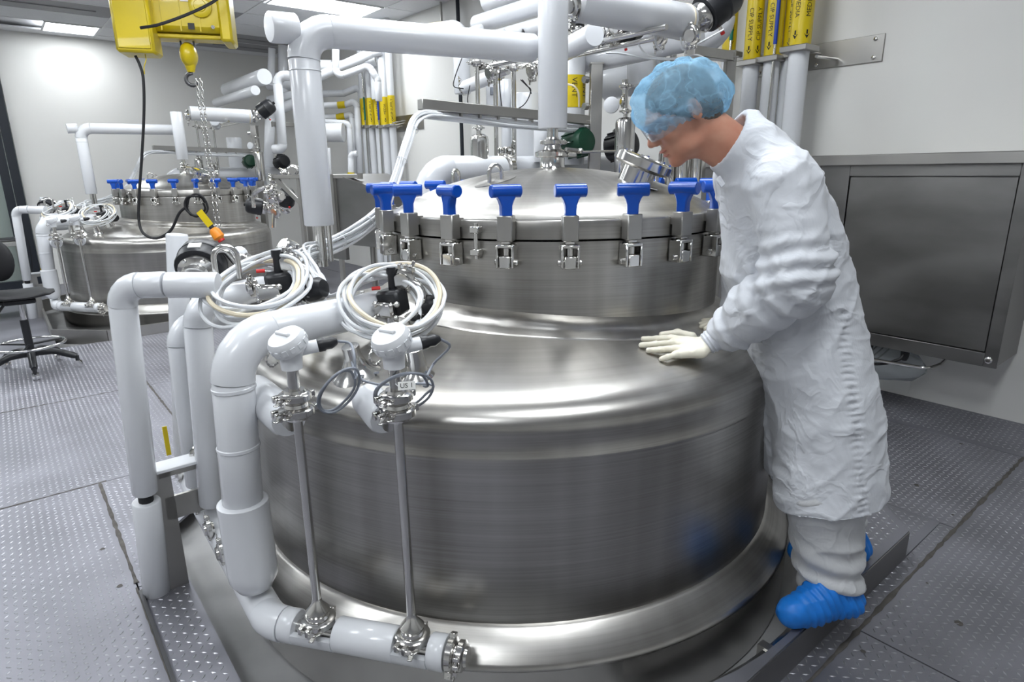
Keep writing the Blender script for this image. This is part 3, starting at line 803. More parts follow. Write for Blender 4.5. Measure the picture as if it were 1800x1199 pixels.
# locating pin on the flange
def pin(px):
    a = math.radians(-24.5); out = np.array([math.sin(a), -math.cos(a), 0]); tn = np.array([math.cos(a), math.sin(a), 0]); b = NA+out*(RN+.018)
    m = MB(); m.box(b+np.array([0, 0, 1.312]), (.034, .036, .022), tn, out, bev=.003); m.box(b+np.array([0, 0, 1.238]), (.034, .036, .022), tn, out, bev=.003)
    o = m.build('alignment_lug', 'polished_steel', vessel)
    m = MB(); m.cyl(b+np.array([0, 0, 1.215]), b+np.array([0, 0, 1.333]), .008, 10); m.build('alignment_pin', 'polished_steel', o)
pin(0)
# lifting loops, pads, nozzle, sight glass on the lid
def loop(dx, dy, yaw, pad=True, rr=.026):
    h = np.array([math.cos(yaw), math.sin(yaw), 0]); p = lid_pt(dx, dy)
    pts = [p-h*rr-np.array([0, 0, .02]), p-h*rr+np.array([0, 0, .03])] + [p+np.array([0, 0, .03])+h*rr*-math.cos(t)+np.array([0, 0, 1])*rr*1.1*math.sin(t) for t in np.linspace(.3, 2.84, 9)] + [p+h*rr+np.array([0, 0, .03]), p+h*rr-np.array([0, 0, .02])]
    m = MB(); m.tube(pts, .0075, 10); o = m.build('lifting_loop', 'polished_steel', vessel)
    if pad:
        m = MB(); ring = []; ring2 = []
        for t in np.linspace(0, 2*math.pi, 24, endpoint=False):
            a, b = .085*math.cos(t), .05*math.sin(t); q = p+h*a+np.array([-h[1], h[0], 0])*b; r = math.hypot(q[0]-NA[0], q[1]-NA[1]); ring.append(np.array([q[0], q[1], lidz(r)+.0105])); ring2.append(np.array([q[0], q[1], lidz(r)+.003]))
        m.ring_loft([ring2, ring]); m.build('pad_plate', 'brushed_tank_steel', o)
loop(-.235, -.30, .5); loop(-.42, .12, 1.1, False); loop(.40, -.10, .3, False); loop(-.02, .45, .2, False)
t0 = NA+np.array([0, 0, 1.49])
m = MB(); m.lathe([(.072, 0), (.060, .012), (.052, .025), (.052, .06), (.070, .064), (.070, .078), (.062, .082), (.035, .084)], t0, seg=28); m.build('lid_nozzle', 'polished_steel', vessel)
m = MB(); m.lathe([(.066, .062), (.074, .066), (.074, .082), (.058, .088), (.040, .094), (.030, .115), (.028, .13)], t0, seg=28); m.box(t0+np.array([.075, -.02, .074]), (.05, .03, .026), bev=.004)
o = m.build('nozzle_clamp', 'polished_steel', vessel); 
m = MB(); m.cyl(t0+np.array([.05, -.06, .09]), t0+np.array([.115, -.03, .084]), .010, 8); m.sphere(t0+np.array([.115, -.03, .086]), (.02, .012, .012)); m.build('wing_nut', 'polished_steel', o)
# tilted sight glass
sg = lid_pt(.30, -.27, .0); ax = nrm([.38, -.12, 1.0])
m = MB(); m.lathe([(.066, -.03), (.066, .045), (.104, .05), (.112, .058), (.112, .086), (.104, .092), (.085, .093), (.082, .086)], sg, ax, 36); o = m.build('sight_glass', 'polished_steel', vessel)
m = MB(); m.lathe([(.001, .0865), (.083, .0865)], sg, ax, 32); m.build('glass_disc', 'window_glass', o)
m = MB(); m.lathe([(.001, .078), (.06, .078)], sg, ax, 32); m.build('port', 'dull_steel', o)
for k in range(8):
    x, y, d = frame(ax); t = 2*math.pi*k/8; q = sg+(x*math.cos(t)+y*math.sin(t))*.097
    m = MB(); m.cyl(q+d*.088, q+d*.1, .007, 6); m.build('bolt', 'polished_steel', o)
xs = nrm(np.cross(ax, [0, 1, 0])); 
m = MB(); q = sg+ax*.09+xs*.03-np.array([0, .01, 0]); m.box(q+xs*.02, (.05, .04, .002), xs, np.cross(ax, xs)); m.build('warning_sticker', 'yellow_label', o)
m = MB(); m.box(lid_pt(.33, -.37, .004), (.06, .035, .003), (.9, .3, -.2), (-.3, .95, .1)); m.build('tag_plate', 'polished_steel', vessel)
# conical ports welded on the shoulder
for px, py, r in ((628, 655, .085), (735, 660, .06)):
    q = on_dome(px, py); m = MB(); m.lathe([(r, -.012), (r*.8, .004), (r*.5, .02), (.03, .045), (.026, .06), (.026, .09), (.002, .09)], q, nrm([q[0]*.25, (q[1]-2.6)*.25, 1]), 28); m.build('shoulder_port', 'polished_steel', vessel)
# loop handles on the shoulder
def shoulder_loop(px, py, r=.03, yaw=.6):
    q = on_dome(px, py); h = np.array([math.cos(yaw), math.sin(yaw), 0])
    pts = [q-h*r-np.array([0, 0, .02]), q-h*r+np.array([0, 0, .05])]+[q+np.array([0, 0, .05])-h*r*math.cos(t)+np.array([0, 0, r])*math.sin(t) for t in np.linspace(.3, 2.84, 8)]+[q+h*r+np.array([0, 0, .05]), q+h*r-np.array([0, 0, .02])]
    m = MB(); m.tube(pts, .009, 10); m.build('lifting_loop', 'polished_steel', vessel)
shoulder_loop(400, 480, .035, .5)

# ================================================================== NEAR SKID PIPEWORK
Z = np.array([0, 0, 1.0])
def xy(p, z): return np.array([p[0], p[1], z])
def Mpt(t, z=.225):                     # the low manifold: front run then diagonal run
    a, b, c = np.array([-.165, 1.417, z]), np.array([-.72, 1.556, z]), np.array([-1.46, 2.53, z])
    return a+(b-a)*t if t <= 1 else b+(c-b)*(t-1)
MD = .098
man = thing('manifold_pipe', 'low white insulated manifold pipe bent around the front of the near vessel', 'pipe', xy(Mpt(1), 0))
man['far'] = 'low white insulated manifold pipe at the foot of the far vessel'; UNIT.append(man)
def sect(parent, p, q, r, name='straight_section', material='white_pvc', seg=22):
    p = np.asarray(p, float); q = np.asarray(q, float); d = nrm(q-p); b = .004
    return MB().tube([p, p+d*b, q-d*b, q], [r-b*.8, r, r, r-b*.8], seg).build(name, material, parent, sharp=50)
fr = nrm(Mpt(0)-Mpt(1)); di = nrm(Mpt(2)-Mpt(1))
sect(man, Mpt(.045), Mpt(.125), MD/2); sect(man, Mpt(.30), Mpt(.62), MD/2)
e = fillet([Mpt(.84), Mpt(1), Mpt(1.95)], .14, 8)
for kind, p in e:
    if kind == 's': sect(man, p[0], p[1], MD/2)
    else: MB().tube(p, MD/2*1.03, 22).build('elbow', 'white_pvc', man)
MB().cyl(Mpt(-.02), Mpt(.9), .021, 16).build('bare_tube', 'polished_steel', man)
for t0_, t1_ in ((.125, .30), (.62, .84)):           # open half shells of insulation under the fittings
    p, q = Mpt(t0_), Mpt(t1_); d = nrm(q-p); s = np.cross(d, Z); rings = []
    for c in (p, q):
        rings.append([c + (s*math.cos(a)+Z*math.sin(a))*MD/2 for a in np.linspace(math.pi-.15, 2*math.pi+.15, 15)] + [c + (s*math.cos(a)+Z*math.sin(a))*.026 for a in np.linspace(2*math.pi+.15, math.pi-.15, 15)])
    MB().ring_loft(rings).build('open_shell', 'white_pvc', man)
tri_clamp(man, Mpt(.02), fr, .040, side=-Z+np.array([.3, -.6, 0])); tri_clamp(man, Mpt(-.03), fr, .036, side=np.array([.2, -1, .3]))
for t in (1.30, 1.45, 1.63, 1.90):
    q = Mpt(t)+np.cross(di, Z)*-.0+Z*.058; s = np.cross(Z, di)
    tri_clamp(man, q+s*.045, s, .030, side=Z+di*.3)
# probe rods on the manifold
def probe(name, px, tt, label, far, ptop, tagged):
    b = Mpt(tt)+Z*.06; top = K(px, ptop, b[1]); zt = top[2]; c = xy(b, 0)
    t = thing(name, label, 'sensor', b); t['far'] = far; UNIT.append(t)
    lean = np.array([top[0]-b[0], 0, 0])
    def at(z): return c+lean*(z-b[2])/(zt-b[2])+Z*z
    MB().cyl(at(.30), at(zt-.13), .0125, 14).build('stem', 'polished_steel', t)
    for z, r in ((.262, .042), (zt-.205, .040), (zt-.165, .036)): tri_clamp(t, at(z), Z, r, side=np.array([-.8, -.7, 0]) if z > .5 else np.array([-.5, -1, .0]))
    MB().lathe([(.03, 0), (.034, .012), (.016, .035), (.0125, .05)], at(.285), seg=18).build('ferrule', 'polished_steel', t)
    MB().cyl(at(.225), at(.27), .02, 14).build('tee_branch', 'polished_steel', t)
    MB().cyl(at(zt-.155), at(zt-.085), .015, 14).build('neck_tube', 'polished_steel', t)
    # connection head
    h0 = at(zt-.09); ax = nrm([-.28, -.42, 1.0])
    MB().lathe([(.026, 0), (.028, .03), (.036, .045), (.044, .058)], h0, seg=24, cap0=True, cap1=True).build('head_body', 'white_plastic', t)
    hc = h0+Z*.062
    hd = MB(); hd.lathe([(.040, -.020), (.047, -.014), (.048, .0), (.0485, .004), (.048, .014), (.042, .024), (.020, .030), (.002, .031)], hc+ax*.006, ax, 28, True, True); hd = hd.build('screw_cap', 'white_plastic', t)
    x, y, d = frame(ax); MB().box(hc+ax*.036, (.05, .012, .014), x, y, bev=.003).build('cap_grip', 'white_plastic', hd)
    for k in range(14):
        a = 2*math.pi*k/14; MB().box(hc+ax*.008+(x*math.cos(a)+y*math.sin(a))*.048, (.004, .012, .014), x*math.cos(a)+y*math.sin(a), -x*math.sin(a)+y*math.cos(a)).build('cap_rib', 'white_plastic', hd)
    g = nrm([.9, .35, .12]); gp = h0+Z*.045
    MB().cyl(gp+g*.02, gp+g*.068, .017, 16).build('cable_entry', 'white_plastic', t)
    gl = MB(); gl.lathe([(.016, 0), (.018, .002), (.018, .016), (.015, .02), (.016, .034), (.010, .046), (.007, .05)], gp+g*.068, g, 10, True, True); gl.build('cable_gland', 'black_plastic', t)
    ch = [hc+np.array([-.045, -.01, -.01]), hc+np.array([-.054, -.02, -.03]), hc+np.array([-.045, -.02, -.05]), h0+np.array([-.03, -.01, .02])]
    m = MB(); P = spline(ch, 6)
    for k, q in enumerate(P[:-1]): m.box((q+P[k+1])/2, (np.linalg.norm(P[k+1]-q)*1.2, .003 if k % 2 else .006, .006 if k % 2 else .003), nrm(P[k+1]-q), nrm(np.cross(P[k+1]-q, Z)))
    m.build('cap_chain', 'polished_steel', t)
    return gp+g*.118
g1 = probe('temperature_probe', 507, .72, 'left probe with white head and long steel stem in front of the near vessel', 'left white-headed probe on the far vessel', 588, False)
g2 = probe('temperature_probe', 689, .215, 'right probe with white head and long steel stem beside the US 1 plate', 'right white-headed probe on the far vessel', 583, True)
# name plate reading US 1, tied to the right hand probe
pr = [o for o in UNIT if o.get('label', '').startswith('right probe')][0]
q = K(715, 678, 1.40); tx_ = nrm([1, .05, .06]); ty_ = nrm([-.05, .35, .93])
o = MB().box(q, (.042, .020, .0016), tx_, ty_, bev=.0005).build('name_plate', 'paper', pr, label='small white plate lettered US 1')
text_flat(o, 'US 1', .0165, q+np.cross(tx_, ty_)*.001, tx_, ty_)
MB().tube([q+tx_*-.02, q+tx_*-.03+np.array([0, .02, 0]), K(698, 672, 1.45)], .0012, 6).build('plate_tie', 'white_plastic', o)
# insulated stubs on the shoulder
for nm, p, q, d, lb, far in (('nozzle_stub', K(448, 688, 1.80), K(508, 738, 1.575), .105, 'cut white insulation stub behind the left probe', 'left white insulation stub on the far vessel shoulder'),
                        ('nozzle_stub', K(648, 702, 1.63), K(678, 736, 1.52), .095, 'cut white insulation stub behind the right probe', 'right white insulation stub on the far vessel shoulder')):
    t = thing(nm, lb, 'pipe stub', p); t['far'] = far; UNIT.append(t)
    MB().tube([p, p+(q-p)*.93, q], [d/2, d/2, d/2-.006], 26).build('insulation', 'white_pvc', t, sharp=50)
    MB().cyl(p, q+nrm(q-p)*.035, .022, 16).build('bare_tube', 'polished_steel', t)
# cables from the probes
def cable_coil(name, label, c, r, n, x, y, material, dia, jit=.006, tail0=None, tail1=None, unit=None, parent=None, cat='cable coil', group=None):
    c = np.asarray(c, float); x = nrm(x); y = nrm(y); w = np.cross(x, y); P = []
    if tail0: P += [np.asarray(q, float) for q in tail0]
    for i in range(n*10+1):
        a = 2*math.pi*i/10; k = i/10
        rr = r*(1+.05*math.sin(1.7*k+.3)) + random.uniform(-jit, jit)*.5
        P.append(c + x*rr*math.cos(a) + y*rr*math.sin(a) + w*(jit*1.2*math.sin(k*2.1)+random.uniform(-jit, jit)*.3) + x*.012*math.sin(k*1.3))
    if tail1: P += [np.asarray(q, float) for q in tail1]
    o = MB().tube(spline(P, 4), dia/2, 8).build(name, material, parent)
    if parent is None: tag(o, label, cat, group)
    if unit: o['far'] = unit; UNIT.append(o)
    return o
cc = K(590, 690, 1.50); cable_coil('sensor_cable', 'grey cable coil hanging between the two white-headed probes', cc, .062, 2, [.8, .1, .55], [.1, -.5, .85], 'grey_cable', .007, .004, [g1, g1+np.array([.03, .01, -.01]), cc+np.array([.05, .02, .09])], [K(640, 660, 1.75), on_dome(665, 655, .01)])
cc = K(703, 690, 1.46); cable_coil('sensor_cable', 'grey cable looped around the right probe stem', cc, .07, 2, [.95, .1, .2], [.05, -.55, .83], 'grey_cable', .007, .004, [g2, g2+np.array([.02, .03, -.03]), K(762, 640, 1.6), K(745, 675, 1.5)], [K(640, 670, 1.6), K(608, 605, 1.9)])

# tall risers on the left
base = Kz(276, 1040, 0.0); top = K(212, 503, 1.93)
rA = pipe('riser_pipe', 'tall white elbowed riser pipe standing outermost left of the near vessel', [K(292, 500, 1.93), top, base+(top-base)*.365], .082, unit='outermost white riser pipe left of the far vessel')
sect(rA, base+(top-base)*.335, base, .046)
MB().cyl(base+(top-base)*.33, base+(top-base)*.37, .024, 12).build('joint', 'black_rubber', rA)
pipe('header_pipe', 'short white horizontal pipe running from the riser into the left hose coil', [K(294, 501, 1.93), K(384, 501, 1.95)], .082, unit='short white header pipe at the far vessel')
pA2 = K(300, 560, 2.54)
p = pipe('riser_pipe', 'straight white riser pipe with a flat open top beside the black actuator', [xy(K(311, 412, 2.54), K(311, 412, 2.54)[2]), xy(K(324, 800, 2.54), .30)], .082, unit='straight white riser pipe with open top left of the far vessel')
def riser(label, far, ex, ey, fw, bx, by, dia, hx, hy, hf, zb=None):
    e_ = K(ex, ey, fw); b_ = K(bx, by, fw); h_ = xy(K(hx, hy, hf), e_[2])
    return pipe('riser_pipe', label, [h_, e_, b_], dia, unit=far), b_, e_
riser('slim white elbowed riser, third pipe from the outermost riser', 'slim white elbowed riser at the far vessel', 312, 575, 2.25, 347, 852, .084, 420, 560, 2.5)
riser('middle white elbowed riser bending towards the left hose coil', 'middle white elbowed riser at the far vessel', 345, 535, 2.11, 374, 885, .093, 465, 520, 2.42)
e3 = K(404, 598, 1.63); b3 = K(428, 890, 1.63); h3 = K(668, 552, 2.06); h3 = xy(h3, e3[2]-.005)
r3 = pipe('riser_pipe', 'thick white elbowed riser with a wider rounded sleeve at its foot', [h3, e3, b3], .112, bend=.12, unit='thick white elbowed riser at the far vessel')
b4 = K(446, 1012, 1.63)
d = nrm(b4-b3)
MB().tube([b3-d*.02, b3-d*.016, b3+(b4-b3)*.95-d*.02, b4, b4+d*.035, b4+d*.055], [.066, .071, .071, .069, .05, .012], 24).build('foot_sleeve', 'white_pvc', r3, sharp=50)
for p_, dd in ((e3+(b3-e3)*.27, d), (e3+(b3-e3)*.62, d)):
    MB().lathe([(.056, -.006), (.0585, -.004), (.0585, .004), (.056, .006)], p_, dd, 22).build('jacket_seam', 'white_pvc', r3)
# bracket that carries the risers
br = thing('pipe_bracket', 'flat steel H-shaped bracket beside the outermost riser', 'bracket', Kz(318, 1030, 0)); br['far'] = 'flat steel bracket beside the far risers'; UNIT.append(br)
q0 = Kz(318, 1028, 0.0); q1 = K(283, 822, q0[1]); hgt = q1[2]
ux = E2; uy = Z
o_ = xy(q0, 0)-ux*.035
m = MB(); m.box(o_+Z*hgt/2+ux*.02, (.085, .012, hgt), ux, E1); m.build('upright', 'dull_steel', br)
m = MB(); m.box(o_+Z*hgt+ux*.07, (.19, .09, .012), ux, E1, bev=.002); m.build('top_flange', 'white_plastic', br)
m = MB(); m.box(o_+Z*(hgt-.02)+ux*.09, (.13, .012, .04), ux, E1); m.build('arm', 'dull_steel', br)
m = MB(); m.box(o_+Z*(hgt*.66)+ux*.10, (.14, .012, .09), ux, E1); m.build('arm', 'dull_steel', br)
tri_clamp(br, o_+Z*(hgt+.005)+ux*.17+E1*.02, E1, .03, side=Z+ux)
MB().box(Kz(293, 775, .42), (.018, .005, .13), E2, E1, bev=.001).build('hazard_sign', 'yellow_label', br)

# overhead pipe: riser over the vessel and crosspiece to the lid
FC = 2.45
cb = K(556, 396, FC); ct = xy(K(535, 52, FC), K(535, 52, FC)[2]); ct = xy((cb+ct)/2, ct[2]); cb = xy(ct, cb[2])
DX = np.array([NA[0], NA[1], 0])
c2 = xy(K(938, 92, 2.86), ct[2])
ov = pipe('overhead_pipe', 'large white insulated pipe rising over the near vessel and turning right overhead', [cb, ct, c2], .112, bend=.1, unit='white overhead pipe turning right above the far vessel')
sect(ov, ct-E2*.02+Z*.0, ct-E2*.115-Z*.005, .051, 'cut_stub')
MB().lathe([(.056, -.003), (.0585, 0), (.056, .003)], cb+(ct-cb)*.80, Z, 24).build('jacket_seam', 'white_pvc', ov)
MB().cyl(cb, cb-Z*.16, .02, 16).build('bare_tube', 'polished_steel', ov); MB().cyl(cb-Z*.0+np.array([.035, 0, 0]), cb-Z*.14+np.array([.035, 0, 0]), .009, 10).build('bare_tube', 'polished_steel', ov)
zt = K(972, 226, 2.74)[2]
dp = pipe('drop_pipe', 'white vertical drop pipe standing on the centre nozzle of the near lid', [xy(NA, 2.42), xy(NA, zt)], .122, unit='white vertical drop pipe on the lid of the far vessel')
MB().cyl(xy(NA, zt+.01), xy(NA, 1.60), .023, 18).build('bare_tube', 'polished_steel', dp)
tri_clamp(dp, xy(NA, zt-.055), Z, .036, side=[1, -.3, 0])
E_end = K(1207, 40, 3.2); E_st = K(1012, 2, 2.86)
ep = pipe('valve_pipe', 'thick white pipe near the ceiling running into the large black actuator valve', [E_st, E_end], .155, unit='white valve pipe ending at a black actuator above the far vessel')
d = nrm(E_end-E_st)
tri_clamp(ep, E_st-d*.03-Z*.03, d, .055, side=-Z)
MB().lathe([(.070, 0), (.079, .004), (.079, .012), (.070, .016)], E_end-d*.03, d, 24).build('gasket', 'tan_tube', ep)

def actuator_valve(name, label, c, ax, r, L, far=None, steel_len=None):
    """pneumatic diaphragm valve: steel body, flange and black domed actuator"""
    ax = nrm(ax); t = thing(name, label, 'valve', c)
    if far: t['far'] = far; UNIT.append(t)
    s = steel_len or L*.6
    m = MB(); m.lathe([(r*.5, -s*1.0), (r*.62, -s*.9), (r*.62, -s*.6), (r*.5, -s*.45), (r*.72, -s*.3), (r*.8, -s*.2), (r*.8, -s*.02)], c, ax, 22, True, True); o = m.build('valve_body', 'polished_steel', t)
    x, y, d_ = frame(ax)
    for k in range(6):
        a = 2*math.pi*k/6; MB().cyl(c-ax*s*.34+(x*math.cos(a)+y*math.sin(a))*r*.7, c-ax*s*.02+(x*math.cos(a)+y*math.sin(a))*r*.7, r*.09, 8).build('bolt', 'polished_steel', o)
    MB().lathe([(r*.7, 0), (r*.97, L*.04), (r, L*.1), (r, L*.46), (r*1.02, L*.47), (r*1.02, L*.51), (r, L*.52), (r*.96, L*.8), (r*.8, L*.93), (r*.45, L)], c, ax, 26, True, True).build('actuator', 'black_plastic', t)
    MB().lathe([(r*.2, 0), (r*.2, L*.1), (r*.1, L*.12)], c+ax*L*.98, ax, 12, True, True).build('position_cap', 'black_rubber', t)
    MB().box(c+ax*L*.3+y*r*1.0, (r*.5, r*.06, L*.25), x, y).build('rating_label', 'paper', t)
    q = c+ax*L*.25-y*r; MB().cyl(q, q-y*r*.3, r*.1, 8).build('air_port', 'polished_steel', t); MB().cyl(q-y*r*.28, q-y*r*.45, r*.12, 8).build('push_fitting', 'red_plastic', t)
    return t
actuator_valve('actuator_valve', 'large black actuator valve at the top beside the yellow pipes', K(1236, 28, 3.25), nrm(np.array([.75, .2, .55])), .088, .20, 'black actuator valve near the far overhead pipes')
actuator_valve('actuator_valve', 'black actuator valve half hidden behind the thick ceiling pipe', K(1082, 58, 3.45), nrm([.7, .35, .25]), .066, .17, steel_len=.1)
actuator_valve('actuator_valve', 'black actuator valve with red fitting behind the left hose coil', K(350, 476, 2.22), nrm([-.12, .85, .42]), .085, .11, 'black actuator valve on the shoulder of the far vessel')
actuator_valve('actuator_valve', 'small black actuator beside the upper end of the drop pipe', K(1013, 50, 3.6), nrm([-.1, .2, .9]), .045, .10, steel_len=.06)
# u-tube and clamps behind the left coil
ut = thing('sanitary_manifold', 'polished steel u-tube with clamps behind the left hose coil', 'fitting', K(388, 470, 2.25)); ut['far'] = 'polished steel u-tube on the far vessel shoulder'; UNIT.append(ut)
q = K(385, 475, 2.25)
MB().tube(spline([q+np.array([-.02, 0, -.05]), q+np.array([-.02, 0, .03]), q+np.array([0, 0, .065]), q+np.array([.03, .01, .065]), q+np.array([.06, .02, .02]), q+np.array([.10, .03, .01])], 6), .012, 12).build('u_tube', 'polished_steel', ut)
tri_clamp(ut, q+np.array([.10, .03, .03]), [.6, .2, .8], .034, side=[1, 0, .3]); tri_clamp(ut, q+np.array([-.02, 0, -.02]), Z, .028, side=[-1, -.2, 0])
MB().sphere(q+np.array([.06, .05, .05]), .03).build('end_cap', 'white_plastic', ut)
bc = thing('blind_cap', 'polished steel blind cap on a stub behind the left hose coil', 'fitting', on_dome(510, 470)); q = K(508, 442, 2.45)
MB().lathe([(.03, -.10), (.03, -.02), (.044, -.018), (.046, 0), (.046, .028), (.04, .034), (.005, .036)], q, nrm([-.5, -.5, .35]), 26, True, True).build('cap', 'polished_steel', bc)
MB().cyl(q, xy(q+np.array([.05, .05, 0]), domez(q[0]+.05, q[1]+.05)-.01), .02, 12).build('stub', 'polished_steel', bc)

# valve clusters inside the hose coils
def cluster(name, label, c, far, flip=1):
    t = thing(name, label, 'valve', xy(c, domez(c[0], c[1]))); t['far'] = far; UNIT.append(t)
    c = np.asarray(c, float)
    MB().box(c+np.array([0, 0, -.02]), (.085, .075, .085), [.9, .35*flip, .1], [-.35*flip, .9, .05], bev=.010).build('switch_box', 'black_plastic', t)
    MB().box(c+np.array([-.02, -.05, -.035]), (.075, .03, .05), [.9, .35*flip, 0], [-.35*flip, .9, .1], bev=.008).build('bonnet', 'polished_steel', t)
    for dx, dy, dz in ((-.05, -.06, -.06), (.02, -.07, -.06), (-.045, -.065, -.015), (.025, -.07, -.015)): MB().sphere(c+np.array([dx, dy, dz]), .010, 10, 6).build('bolt', 'polished_steel', t)
    MB().lathe([(.034, 0), (.040, .006), (.040, .05), (.03, .066), (.012, .07)], c+np.array([.085, .02, -.045]), [.85, -.25, .15], 20, True, True).build('actuator', 'black_plastic', t)
    MB().lathe([(.022, 0), (.022, .06), (.016, .066)], c+np.array([.05, .03, -.07]), [.3, .2, -.9], 16, True, True).build('spool', 'polished_steel', t)
    k = MB(); k.lathe([(.012, 0), (.012, .05), (.016, .055), (.016, .075)], c+np.array([0, 0, .02]), Z, 10, True, True); k.build('pilot_knob', 'black_plastic', t)
    for dx in (-.1, .1): tri_clamp(t, c+np.array([dx, .02, -.03]), [1, .2, .1], .030, side=[0, -.5, 1])
    tri_clamp(t, c+np.array([.035, .01, .05]), [.2, 1, .1], .036, side=[.1, 0, 1])
    MB().tube(spline([c+np.array([.03, .01, .04]), c+np.array([.075, 0, .045]), c+np.array([.10, -.01, .01]), c+np.array([.10, -.01, -.06])], 6), .012, 12).build('elbow_tube', 'polished_steel', t)
    MB().cyl(c+np.array([-.01, .0, -.05]), xy(c, domez(c[0], c[1])-.01), .022, 14).build('outlet_tube', 'polished_steel', t)
    q = c+np.array([.07, -.075, -.055])
    MB().lathe([(.011, 0), (.014, .004), (.014, .02), (.009, .032)], q, [.8, -.5, .1], 10, True, True).build('cable_gland', 'black_plastic', t)
    MB().cyl(c+np.array([-.06, -.03, .03]), c+np.array([-.035, -.02, .03]), .006, 8).build('push_fitting', 'red_plastic', t)
k1 = K(490, 490, 2.06); k2 = K(690, 520, 2.02)
cluster('valve_assembly', 'black and steel valve assembly inside the left hose coil', k1, 'left valve assembly on the far vessel')
cluster('valve_assembly', 'black and steel valve assembly inside the right hose coil', k2, 'right valve assembly on the far vessel', -1)
def hose_coil(nm, lb, c, rx, ry, n, far, seed, tiltx, tan_one=True):
    random.seed(seed); t = thing(nm, lb, 'hose', c); t['far'] = far; UNIT.append(t)
    x = nrm(tiltx); y = nrm(np.array([.05, .86, .5])); y = nrm(y-x*(x @ y))
    for i in range(n):
        P = []; ph = random.random()*6.28; ox, oy, ow = random.uniform(-.03, .03), random.uniform(-.026, .026), random.uniform(-.04, .016)
        w = np.cross(x, y); s = random.uniform(.82, 1.06); K_ = 16; wob = random.uniform(0, 6.28)
        for k in range(K_):
            a = 2*math.pi*k/K_
            P.append(c + x*(rx*s*math.cos(a)+ox) + y*(ry*s*math.sin(a)+oy) + w*(ow+.014*math.sin(2*a+wob)))
        pts = spline(P+[P[0], P[1]], 5)[:K_*5]
        MB().tube(pts, .0062 if not (tan_one and i == 0) else .0078, 8, closed=True).build('hose_turn', 'tan_tube' if (tan_one and i == 0) else 'clear_tube', t)
    return t
hose_coil('hose_coil', 'coil of clear tubing lying on the left valve assembly', K(447, 498, 1.97), .148, .135, 9, 'left tubing coil on the far vessel', 3, [1, -.05, .08])
hose_coil('hose_coil', 'coil of clear tubing hanging over the right valve assembly', K(684, 524, 1.93), .140, .150, 9, 'right tubing coil on the far vessel', 5, [.96, -.1, -.28])
random.seed(11)

# cable tray bar with tubing bundle that falls to the coils
a_t = 2.83
L0 = KA(738, 183, a_t); L1 = KA(1038, 212, a_t)
tr = thing('tray_bar', 'stainless square bar behind the lid with tubing tied beneath it', 'tray', L0); tr['far'] = 'stainless square bar with tubing behind the far lid'; UNIT.append(tr)
d = nrm(L1-L0); MB().box((L0+L1)/2, (np.linalg.norm(L1-L0), .05, .052), d, np.cross(Z, d), bev=.003).build('bar', 'dull_steel', tr)
for k in range(8):
    q = L0+(L1-L0)*(.1+.1*k)-Z*.032; MB().box(q, (.012, .03, .02), d, np.cross(Z, d)).build('clip', 'dull_steel', tr)
random.seed(4)
path = [L1-Z*.055, L0+(L1-L0)*.5-Z*.06, L0+(L1-L0)*.12-Z*.045, K(735, 206, 3.10), K(716, 250, 2.98), K(696, 312, 2.88), K(672, 368, 2.78), K(625, 410, 2.66), K(575, 436, 2.52), K(535, 450, 2.38)]
tb = thing('tubing_bundle', 'bundle of clear tubing falling from the tray bar to the valve assemblies', 'hose', path[-1]); tb['far'] = 'bundle of clear tubing falling to the far vessel'; UNIT.append(tb)
for i in range(9):
    a = 2*math.pi*i/8; r = .017 if i < 8 else 0
    P = [q + np.array([r*math.cos(a)*.8, r*math.cos(a)*.4, r*math.sin(a)]) * (1 + (.9 if j > 6 else 0)) + rng.normal(0, .003, 3) for j, q in enumerate(path)]
    if i % 3 == 0: P += [K(500, 462, 2.2)+rng.normal(0, .01, 3), K(470, 480, 2.1)]
    elif i % 3 == 1: P += [K(560, 490, 2.2)+rng.normal(0, .008, 3), K(580, 520, 2.12), K(620, 500, 2.02), K(655, 490, 1.98)]
    else: P += [K(552, 480, 2.22)+rng.normal(0, .008, 3), K(572, 530, 2.15)]
    MB().tube(spline(P, 7), .0062, 7).build('tube_line', 'clear_tube', tb)
for j in (3, 4, 5, 6, 7):
    q = (path[j]+path[j+1])/2 if j < 9 else path[j]; dd = nrm(path[j+1]-path[j]); MB().lathe([(.025, -.003), (.027, 0), (.025, .003)], q, dd, 14).build('cable_tie', 'white_plastic', tb)

# ================================================================== RACK BEHIND THE NEAR VESSEL
def vpipe(name, label, px, y0, y1, fw, dia, far=None, material='white_pvc', cat='pipe'):
    t_ = K(px, y0, fw); b_ = K(px, y1, fw); c = xy((t_+b_)/2, 0)
    return pipe(name, label, [xy(c, t_[2]), xy(c, b_[2])], dia, material, cat=cat, unit=far)
def epipe(name, label, px, py, fw, L, dia, far=None, cat='pipe', s=-1):
    p = K(px, py, fw); return pipe(name, label, [p, p+E1*s*L], dia, cat=cat, unit=far)
q0 = K(752, 372, 3.62); q1 = K(752, 300, 3.62); q2 = KA(1100, 288, (K(752, 300, 3.62)+E2*.1) @ E1)
bp_ = pipe('return_pipe', 'thick white elbowed pipe lying behind the near lid', [xy(q1, q0[2]-.1), xy(q1, q1[2]), xy(q2, q1[2])], .165, bend=.14, unit='thick white elbowed pipe behind the far lid')
tri_clamp(bp_, q1+(xy(q2, q1[2])-q1)*.33, E2, .088, side=Z)
